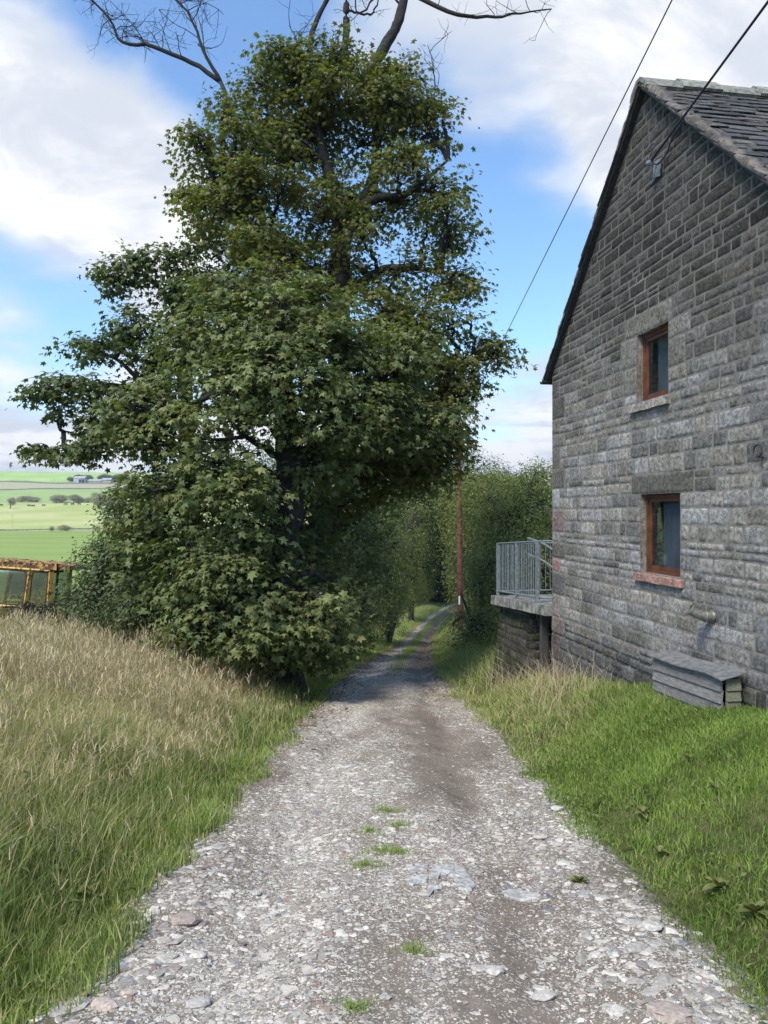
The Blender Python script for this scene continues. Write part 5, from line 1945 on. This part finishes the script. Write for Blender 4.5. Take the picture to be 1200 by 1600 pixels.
def build_pole_wires():
    d = 36.0
    x = (716.5 - 600) / F * d
    zt = (800 - 668) / F * d
    zg = Hs(x, d)
    root = empty('telegraph_pole', (x, d, zg))
    tag(root, 'reddish wooden telegraph pole on the right of the lane before the bend', 'pole')
    mb = MB()
    n = 14
    P = np.array([[x + .10 * (1 - t), d, zg - .2 + (zt - zg + .2) * t] for t in np.linspace(0, 1, n)])
    mb.tube(P, np.linspace(.15, .105, n), 12, rough=.05)
    adopt(mb.obj('pole_shaft', M['pole'], smooth=True), root)
    mb = MB()
    zc = (800 - 938) / F * (d - .16)
    mb.box((x + .02, d - .16, zc), (.075, .02, .42))
    adopt(mb.obj('white_strip', M['white']), root)
    mb = MB()
    for k in range(2):
        adopt(MB().tube([(x - .16, d - .1, zt - .15 - .25 * k), (x + .16, d - .1, zt - .15 - .25 * k)], .02, 6).obj('pole_bracket', M['iron']), root)
    # overhead lines
    def wire(p0, p1, sag, rad, lab):
        t = np.linspace(0, 1, 40)[:, None]
        P = np.asarray(p0) * (1 - t) + np.asarray(p1) * t
        P[:, 2] -= (4 * sag * t * (1 - t))[:, 0]
        o = MB().tube(P, rad, 6).obj('overhead_wire', M['cable'], smooth=True)
        tag(o, lab, 'wire')
    p0 = np.array([x, d - .1, zt - .1])
    p10 = W(1050, 0, 10.0)
    dirv = (p10 - p0) / (p0[1] - p10[1])
    wire(p0, p0 + dirv * 62, .0, .011, 'thin overhead wire rising from the telegraph pole across the open sky')
    q0 = HP(3.25, -.13, 4.03)
    q6 = W(1202, 0, 6.0)
    dv = (q6 - q0) / (q0[1] - q6[1])
    wire(q0, q0 + dv * 24, .0, .013, 'thick dark overhead cable anchored to the house gable')


def build_cab():
    """rusting yellow tractor cab half sunk in the weeds"""
    r = np.random.default_rng(81)
    C0 = np.array([(85 - 600) / F * 18, 18.0, (800 - 880) / F * 18])       # near rear top corner of the cab
    root = empty('old_tractor', (C0[0] - .8, 18.6, Hs(C0[0] - .8, 18.6)))
    tag(root, 'abandoned yellow tractor with a rust-eaten cab, half buried in the weeds', 'tractor')
    a = math.radians(187)
    X = nrm(np.array([math.cos(a), math.sin(a) * .2, .075]))              # forwards (to the left)
    Yv = nrm(np.array([-.12, .99, -.055]))                                 # across, away from the viewer
    Z = nrm(np.cross(Yv, X)) * -1
    if Z[2] < 0:
        Z = -Z
    T = lambda x, y, z: C0 + X * x + Yv * y + Z * z
    def bar(mb, p, q, w, h=None):
        mb.tube([T(*p), T(*q)], w, 4)
    def hx(mb, x0, x1, y0, y1, z0, z1):
        mb.hexa([T(x0, y0, z0), T(x1, y0, z0), T(x0, y1, z0), T(x1, y1, z0), T(x0, y0, z1), T(x1, y0, z1), T(x0, y1, z1), T(x1, y1, z1)])
    L, Wd = 1.62, 1.5
    mb = MB()
    lean = .10
    for yy in (0, Wd):
        mb = MB()
        for (xb, xt, w) in ((.02, .06, .07), (.62, .56, .075), (L + .12, L, .075)):
            P = [T(xb, yy, -1.5), T(xt, yy, -.18)]
            mb.tube(P, w, 4)
        mb.tube([T(.06, yy, -.20), T(L, yy, -.20)], .065, 4)
        mb.tube([T(.04, yy, -1.15), T(L + .1, yy, -1.15)], .05, 4)
        adopt(mb.obj('cab_frame', M['yellow']), root)
    # rounded window corners as a thin inner frame
    fr = MB()
    def loop(x0, x1, z0, z1, y, rad=.1, w=.018):
        P = []
        for cxx, czz, a0 in ((x1 - rad, z1 - rad, 0), (x0 + rad, z1 - rad, 90), (x0 + rad, z0 + rad, 180), (x1 - rad, z0 + rad, 270)):
            for q in np.linspace(0, 90, 5):
                t = math.radians(a0 + q)
                P.append(T(cxx + rad * math.cos(t), y, czz + rad * math.sin(t)))
        P.append(P[0])
        fr.tube(P, w, 5, cap=False)
        return x0, x1, z0, z1
    loop(.12, .52, -1.1, -.25, -.01); loop(.66, L - .03, -1.1, -.25, -.01)
    adopt(fr.obj('window_rubber', M['rubber']), root)
    for (x0, x1) in ((.12, .52), (.66, L - .03)):
        for yy in (.0, Wd):
            g = MB()
            hx(g, x0, x1, yy - .003, yy + .003, -1.1, -.25)
            adopt(g.obj('window_glass', M['cab_glass']), root)
    # rear frame
    mb = MB()
    for p, q in (((.03, .0, -.22), (.03, Wd, -.22)), ((.0, .45, -1.4), (.03, .42, -.22)), ((0, Wd, -1.4), (.03, Wd, -.22)), ((.0, 0, -1.0), (.0, Wd, -1.0))):
        bar(mb, p, q, .035)
    adopt(mb.obj('rear_frame', M['rubber']), root)
    # roof: rim, eaten sheet, rear canopy
    mb = MB()
    hx(mb, -.02, L + .06, -.04, .02, -.16, -.09)
    hx(mb, -.02, L + .06, Wd - .02, Wd + .04, -.16, -.09)
    hx(mb, L + .0, L + .06, .02, Wd - .02, -.16, -.09)
    hx(mb, -.08, -.02, -.04, Wd + .04, -.17, .0)
    adopt(mb.obj('roof_rim', M['rusty']), root)
    # ragged upper sheet along each side
    n = 46
    V, Q = [], []
    for yy in (-.02, Wd + .02):
        b = len(V)
        for i in range(n):
            x = L + .04 - (L + .04) * i / (n - 1)
            hh = .085 + .035 * float(vn(i * .8, yy * 7, 0, 131)) + .02 * float(vn(i * 2.3, yy * 7, 0, 133))
            lo = -.09
            V += [T(x, yy - .004, lo), T(x, yy - .004, lo + hh), T(x, yy + .004, lo), T(x, yy + .004, lo + hh)]
        for i in range(n - 1):
            a0 = b + i * 4
            if vn(i * .9, yy + 3, 0, 135) > .45:
                continue
            Q += [[a0, a0 + 4, a0 + 5, a0 + 1], [a0 + 2, a0 + 3, a0 + 7, a0 + 6], [a0 + 1, a0 + 5, a0 + 7, a0 + 3]]
    # roof skin (with holes)
    nx, ny = 26, 18
    b = len(V)
    for i in range(nx):
        for j in range(ny):
            x = -.02 + (L + .06) * i / (nx - 1); y = -.03 + (Wd + .06) * j / (ny - 1)
            V.append(T(x, y, -.03 + .04 * math.sin(j / (ny - 1) * math.pi) + .01 * float(vn(i * .7, j * .7, 0, 137))))
    for i in range(nx - 1):
        for j in range(ny - 1):
            if float(fbm(i * .3, j * .3, 0, 139, 3)) > .6:
                continue
            a0 = b + i * ny + j
            Q.append([a0, a0 + 1, a0 + ny + 1, a0 + ny])
    adopt(mesh_obj('roof_sheet', np.array(V), np.array(Q), M['rusty']), root)
    mb = MB()
    mb.hexa([T(-.10, .0, -.13), T(-.36, .1, -.16), T(-.10, Wd, -.13), T(-.36, Wd, -.16), T(-.10, .0, .0), T(-.36, .1, -.05), T(-.10, Wd, .0), T(-.36, Wd, -.05)])
    adopt(mb.obj('rear_canopy', M['rusty']), root)
    # body, bonnet, wheels: mostly under the weeds or left of the frame
    mb = MB()
    hx(mb, .05, L + .05, .25, Wd - .25, -2.15, -1.25)
    hx(mb, L + .05, L + 1.9, .42, Wd - .42, -1.9, -1.05)
    adopt(mb.obj('bonnet', M['yellow']), root)
    for (wx, rad, wd, nm) in ((.45, .72, .36, 'rear'), (L + 1.45, .48, .24, 'front')):
        for yy in (-.05, Wd + .05):
            mb = MB()
            zc = -2.35 + rad - .72 + .55
            ring = []
            aa = np.linspace(0, 2 * math.pi, 25)
            for q in aa:
                rr_ = rad * (1 + .02 * (int(q * 12 / math.pi) % 2))
                ring.append((q, rr_))
            P = np.array([T(wx + (rad - wd * .35) * math.cos(q), yy, zc - .2 + (rad - wd * .35) * math.sin(q)) for q in aa])
            mb.tube(P, wd * .4, 10, cap=False)
            tyre = mb.obj('wheel', M['rubber'], smooth=True)
            adopt(tyre, root)
            hb = MB().tube([T(wx, yy - .06, zc - .2), T(wx, yy + .06, zc - .2)], rad * .55, 16).obj('rim', M['yellow'])
            adopt(hb, root); hb.parent = tyre


def build_far():
    r = np.random.default_rng(91)
    def onground(px, d):
        x = (px - 600) / F * d
        return np.array([x, d, Hs(x, d)])
    # farm buildings
    def barn(name, label, px0, px1, d, h, depth, wallm, roofm, open_front=False, roofh=1.6):
        a, b = onground(px0, d), onground(px1, d)
        z = min(a[2], b[2]) - .3
        root = empty(name, ((a[0] + b[0]) / 2, d, z))
        x0, x1 = a[0], b[0]
        mb = MB()
        if open_front:
            w = x1 - x0
            mb.box(((x0 + x1) / 2, d + depth, z + h / 2), (w, .4, h))
            mb.box((x0 + .2, d + depth / 2, z + h / 2), (.4, depth - .45, h)); mb.box((x1 - .2, d + depth / 2, z + h / 2), (.4, depth - .45, h))
            mb.box((x0 + w * .24, d, z + h / 2), (w * .48, .4, h)); mb.box((x0 + w * .72, d, z + h / 2), (.5, .4, h)); mb.box((x0 + w * .7, d - .01, z + h - .8), (w * .44, .38, 1.4))
        else:
            mb.box(((x0 + x1) / 2, d + depth / 2, z + h / 2), (x1 - x0, depth, h))
        adopt(mb.obj('wall', wallm), root)
        mb = MB()
        e = .6
        ym = d + depth / 2
        for y0_, s in ((d - e, 1), (d + depth + e, -1)):
            mb.hexa([(x0 - e, y0_, z + h), (x1 + e, y0_, z + h), (x0 - e, ym, z + h + roofh), (x1 + e, ym, z + h + roofh), (x0 - e, y0_, z + h + .25), (x1 + e, y0_, z + h + .25), (x0 - e, ym, z + h + roofh + .25), (x1 + e, ym, z + h + roofh + .25)])
        adopt(mb.obj('roof', roofm), root)
        tag(root, label, 'farm building', 'farm buildings on the skyline')
    barn('barn', 'tall open-fronted grey barn, leftmost of the distant farm', 115, 132, 1010, 7.5, 14, M['barn_wall'], M['barn_roof'], True, 3)
    barn('long_shed', 'long low pale-roofed shed right of the tall barn', 133, 158, 1015, 3.6, 12, M['farm_stone'], M['barn_roof'], False, 2.6)
    barn('farmhouse', 'distant stone farmhouse at the right end of the farm, against dark trees', 159, 173, 1015, 5, 9, M['farm_stone'], M['barn_roof'], False, 2.8)

    def far_tree(name, label, px, d, w, h, seed, group, mt='leaf_far', dens=1.0, bare=False):
        p = onground(px, d)
        rr = np.random.default_rng(seed)
        k = 3
        lum = [(p + np.array([rr.uniform(-.3, .3) * w, rr.uniform(-.2, .2) * w, h * rr.uniform(.45, .7)]), np.array([w * .38, w * .38, h * .36])) for _ in range(k)]
        tr = [([p - np.array([0, 0, .3]), p + np.array([.1, 0, h * .5]), p + np.array([0, 0, h * .7])], [h * .04, h * .03, h * .01])]
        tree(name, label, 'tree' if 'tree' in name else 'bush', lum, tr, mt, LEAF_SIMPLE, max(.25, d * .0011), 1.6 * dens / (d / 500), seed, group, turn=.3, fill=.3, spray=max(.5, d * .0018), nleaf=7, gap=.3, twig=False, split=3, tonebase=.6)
    g = 'trees round the distant farm'
    for k, (px, w, h, lab) in enumerate([(112, 9, 7, 'dark tree hugging the left end of the open barn'), (124, 12, 10, 'dark tree rising behind the open barn roof'), (137, 13, 10, 'dark tree behind the joint of barn and shed'),
                                         (160, 12, 10.5, 'dark tree above the gap between shed and farmhouse'), (168, 16, 12, 'largest dark tree behind the farmhouse'), (178, 15, 11, 'dark tree right of the farmhouse'), (190, 18, 13, 'dark tree farthest right of the farm, half hidden by leaves')]):
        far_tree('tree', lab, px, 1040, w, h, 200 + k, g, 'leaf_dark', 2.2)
    g = 'scrub along the field boundary across the valley'
    for k, (px, d, w, h, lab) in enumerate([(16, 520, 6, 8, 'thin half-bare tree at the left end of the valley hedge'), (35, 610, 9, 4.5, 'low scrub bush in the hedge, first after the thin tree'), (45, 612, 10, 5, 'buff hawthorn scrub left of the green dip'), (54, 612, 8, 4, 'small buff scrub bush beside the hawthorn scrub'),
                                            (88, 600, 10, 7, 'dark round bush in the middle of the valley hedge'), (97, 602, 11, 6, 'brownish bush close right of the dark round bush'), (115, 600, 10, 7, 'spreading bush in the valley hedge under the barn'),
                                            (127, 602, 8, 5, 'low bush right of the spreading bush'), (137, 602, 7, 4, 'smallest bush near the right end of the valley hedge'), (153, 520, 12, 13, 'pale upright thorn tree where the valley hedge turns'), (166, 500, 13, 11, 'leaning pale thorn bush beside the upright thorn'),
                                            (178, 480, 14, 12, 'broad thorn bush half hidden behind the elder leaves'), (102, 305, 6, 2.6, 'low dark bush on the near field boundary'), (82, 303, 2.4, 2.4, 'lone stunted bush on the near field boundary wall')]):
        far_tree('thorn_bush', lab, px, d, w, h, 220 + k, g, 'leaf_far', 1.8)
    # boundary walls and fence
    def drywall(name, label, pts, h, w, seed):
        P = []
        for (xa, ya), (xb, yb) in zip(pts[:-1], pts[1:]):
            for t in np.linspace(0, 1, 40, endpoint=False):
                P.append((xa + (xb - xa) * t, ya + (yb - ya) * t))
        P.append(pts[-1])
        P = np.array(P)
        z = H(P[:, 0], P[:, 1])
        hh = h * (1 + .18 * vn(np.arange(len(P)) * .7, seed, 0, 151))
        V = np.concatenate([np.stack([P[:, 0], P[:, 1] - w, z - .3], 1), np.stack([P[:, 0], P[:, 1] - w * .6, z + hh], 1), np.stack([P[:, 0], P[:, 1] + w * .6, z + hh], 1), np.stack([P[:, 0], P[:, 1] + w, z - .3], 1)])
        n = len(P)
        i = np.arange(n - 1)
        Q = np.concatenate([np.stack([i + a * n, i + 1 + a * n, i + 1 + (a + 1) * n, i + (a + 1) * n], 1) for a in range(3)])
        root = mesh_obj(name, V, Q, M['drystone'])
        tag(root, label, 'wall', 'drystone field walls across the valley')
    drywall('field_wall', 'drystone wall in front of the distant farm, below the skyline', [(-900, 905), (-560, 985), (-300, 1000), (-100, 1010)], 2.2, .6, 1)
    drywall('field_wall', 'middle drystone wall edging the straw-coloured field', [(-800, 730), (-400, 820), (-60, 890)], 1.5, .5, 2)
    drywall('field_wall', 'drystone wall along the bottom of the nearest bright green field', [(-300, 285), (-150, 312), (-60, 330)], .7, .3, 3)
    # poles on the hill
    for k, (px, d, h) in enumerate(((80, 940, 9), (85, 960, 9), (19, 330, 6.5))):
        p = onground(px, d)
        root = empty('field_pole', p)
        adopt(MB().tube([p - np.array([0, 0, .3]), p + np.array([0, 0, h])], .16 if k < 2 else .07, 6).obj('pole_shaft', M['farm_stone']), root)
        adopt(MB().tube([p + np.array([-.7, 0, h - .5]), p + np.array([.7, 0, h - .5])], .08, 5).obj('crossarm', M['farm_stone']), root)
        tag(root, ['distant pole left of the barn, the nearer of two', 'distant pole left of the barn, the one closer to it', 'slim pale pole in the bright middle field'][k], 'pole')
    # cattle
    cows = [(2, 545, 'dark cow at the far left by the thin tree'), (45, 545, 'dark cow lying in the bright field, left of a pair'), (52, 540, 'dark cow standing in the bright field, right of a pair'), (68, 548, 'single dark cow in the middle of the bright field'), (103, 560, 'dark cow grazing below the dark round bush'), (113, 560, 'brownish cow grazing next to the one below the round bush'), (124, 560, 'dark cow farthest right in the bright field')]
    for k, (px, d, lab) in enumerate(cows):
        p = onground(px, d)
        sgn = 1 if k % 2 else -1
        mb = MB()
        sc = 1.15
        body = [(-1.0, 1.05, .12), (-.85, 1.1, .34), (-.3, 1.02, .40), (.3, 1.02, .40), (.8, 1.1, .34), (1.05, 1.15, .2), (1.35, .95, .15), (1.6, .62, .16), (1.85, .45, .08)]
        mb.tube([p + np.array([sgn * a * sc, 0, b * sc]) for a, b, c in body], [c * sc for a, b, c in body], 8)
        for (lx, ly) in ((-.8, -.2), (-.8, .2), (.75, -.2), (.75, .2)):
            mb.tube([p + np.array([sgn * lx * sc, ly, .9 * sc]), p + np.array([sgn * (lx - .04) * sc, ly, .45 * sc]), p + np.array([sgn * lx * sc, ly, -.02])], [.14, .09, .06], 5)
        mb.tube([p + np.array([sgn * -1.02 * sc, 0, 1.15 * sc]), p + np.array([sgn * -1.15 * sc, 0, .5 * sc])], [.04, .03], 4)
        o = mb.obj('cow', M['cow'], smooth=True)
        adopt_origin(o, p)
        tag(o, lab, 'cow', 'cattle grazing across the valley')


def adopt_origin(o, p):
    me = o.data
    co = np.empty(len(me.vertices) * 3, np.float32)
    me.vertices.foreach_get("co", co)
    me.vertices.foreach_set("co", (co.reshape(-1, 3) - np.array(p, np.float32)).ravel())
    o.location = [float(v) for v in p]


def build_small_plants():
    r = np.random.default_rng(101)
    # tufts on the lane's centre ridge
    T = [(604, 1268, .10, 'small grass tuft farthest up the lane centre'), (575, 1300, .07, 'thin grass tuft at the left of the centre ridge'), (600, 1330, .12, 'widest grass tuft on the lane centre'), (572, 1352, .10, 'bright grass tuft just left of the widest one'),
         (645, 1486, .07, 'small tuft low in the lane centre, right of the ridge'), (553, 1576, .06, 'tiny bright tuft nearest the viewer in the lane'), (622, 1290, .07, 'faint grass tuft right of the farthest centre tuft'), (622, 1333, .06, 'little tuft touching the widest tuft on its house side')]
    for px, py, R, lab in T:
        x, y, z = ground_at(px, py, lane_z)
        n = int(2600 * R)
        a = r.uniform(0, 2 * np.pi, n); q = R * 1.5 * r.random(n) ** .9 * (1 + .45 * np.sin(3 * a + px) + .3 * np.sin(5 * a + py))
        X, Y = q * np.cos(a), q * np.sin(a) * .8
        V, Q, Tt, C = blades(X, Y, lane_z(x + X, y + Y) - z, r.uniform(.015, .055, n), np.full(n, .005), r, .8, r.uniform(.4, 1, n), np.clip(r.normal(.1, .2, n), 0, 1))
        o = mesh_obj('grass_tuft', V, [Q, Tt], M['grass'], col=C)
        o.location = (x, y, z)
        tag(o, lab, 'grass tuft', 'grass tufts on the lane centre')
    # broad-leaved weeds
    Wd = [(125, 1415, .13, 'lush dock plant at the left verge edge above the muddy patch'), (240, 1200, .14, 'dock plant with raised leaves standing in the left grass'), (15, 1320, .2, 'large dock plant at the left border of the view'), (375, 1130, .15, 'dock plant by the lane in the brighter left grass'),
          (1120, 1245, .13, 'broad pale dock leaves in the lawn right of the lane'), (1075, 1195, .10, 'small dock in the lawn nearer the timber box'), (1005, 1280, .12, 'dock rosette in the lawn near the lane edge'), (1125, 1400, .14, 'yellowish dock in the lower right lawn'),
          (1030, 1345, .11, 'dark little dock rosette in the middle of the lawn'), (1180, 1440, .15, 'upright dock at the right border of the lawn'), (980, 1110, .12, 'nettle-like weed clump below the house wall'), (905, 1390, .10, 'low weed clinging to the right lane edge'), (1075, 1065, .16, 'dark leafy weed at the foot of the timber box')]
    for px, py, R, lab in Wd:
        x, y, z = ground_at(px, py, H)
        n = r.integers(12, 20)
        a = r.uniform(0, 2 * np.pi, n)
        el = r.uniform(.35, 1.2, n)
        D = np.stack([np.cos(a) * np.cos(el), np.sin(a) * np.cos(el), np.sin(el)], 1)
        N = np.stack([-np.cos(a) * np.sin(el), -np.sin(a) * np.sin(el), np.cos(el)], 1)
        # each leaf a small curved strip
        ts = np.linspace(0, 1, 7)
        Vs, Qs, nn = [], [], 0
        for i in range(n):
            Ln = R * .72 * r.uniform(.5, 1.3)
            B = np.cross(N[i], D[i])
            for k, t in enumerate(ts):
                c = D[i] * Ln * t + np.array([0, 0, -.45 * Ln * t * t]) + np.array([0, 0, .02])
                w = Ln * .20 * math.sin(math.pi * min(1, (t * .92 + .06))) ** .7
                Vs += [c - B * w + N[i] * .012, c, c + B * w + N[i] * .012]
            for k in range(len(ts) - 1):
                b = nn + k * 3
                Qs += [[b, b + 1, b + 4, b + 3], [b + 1, b + 2, b + 5, b + 4]]
            nn += len(ts) * 3
        tone = np.repeat(r.uniform(.45, 1, n), len(ts) * 3)
        C = np.stack([tone, np.full(nn, .1), np.zeros(nn)], 1)
        o = mesh_obj('dock_plant', np.array(Vs), np.array(Qs), M['leaf_hedge'], col=C, smooth=True)
        o.location = (x, y, z + .02)
        tag(o, lab, 'weed', 'broad-leaved weeds in the verges')


build_ground()
build_lane()
build_house()
build_box()
build_landing()
build_main_trees()
build_bushes()
build_pole_wires()
build_cab()
build_far()
build_gravel()
build_rocks()
build_patches()
build_grass()
build_small_plants()
HAZE = 0.00016


def build_haze():
    m, w = mat('haze')
    w.n('ShaderNodeOutputMaterial', {'Volume': w.n('ShaderNodeVolumePrincipled', {'Color': (.82, .88, .97), 'Density': HAZE, 'Anisotropy': .3}).outputs[0]})
    o = MB().box((0, 2745, 70), (6600, 5580, 330)).obj('haze', m)
    tag(o, 'thin pale air between here and the far hill', kind='stuff')


build_haze()
print('tris', sum(len(o.data.polygons) for o in scene.objects if o.type == 'MESH'))
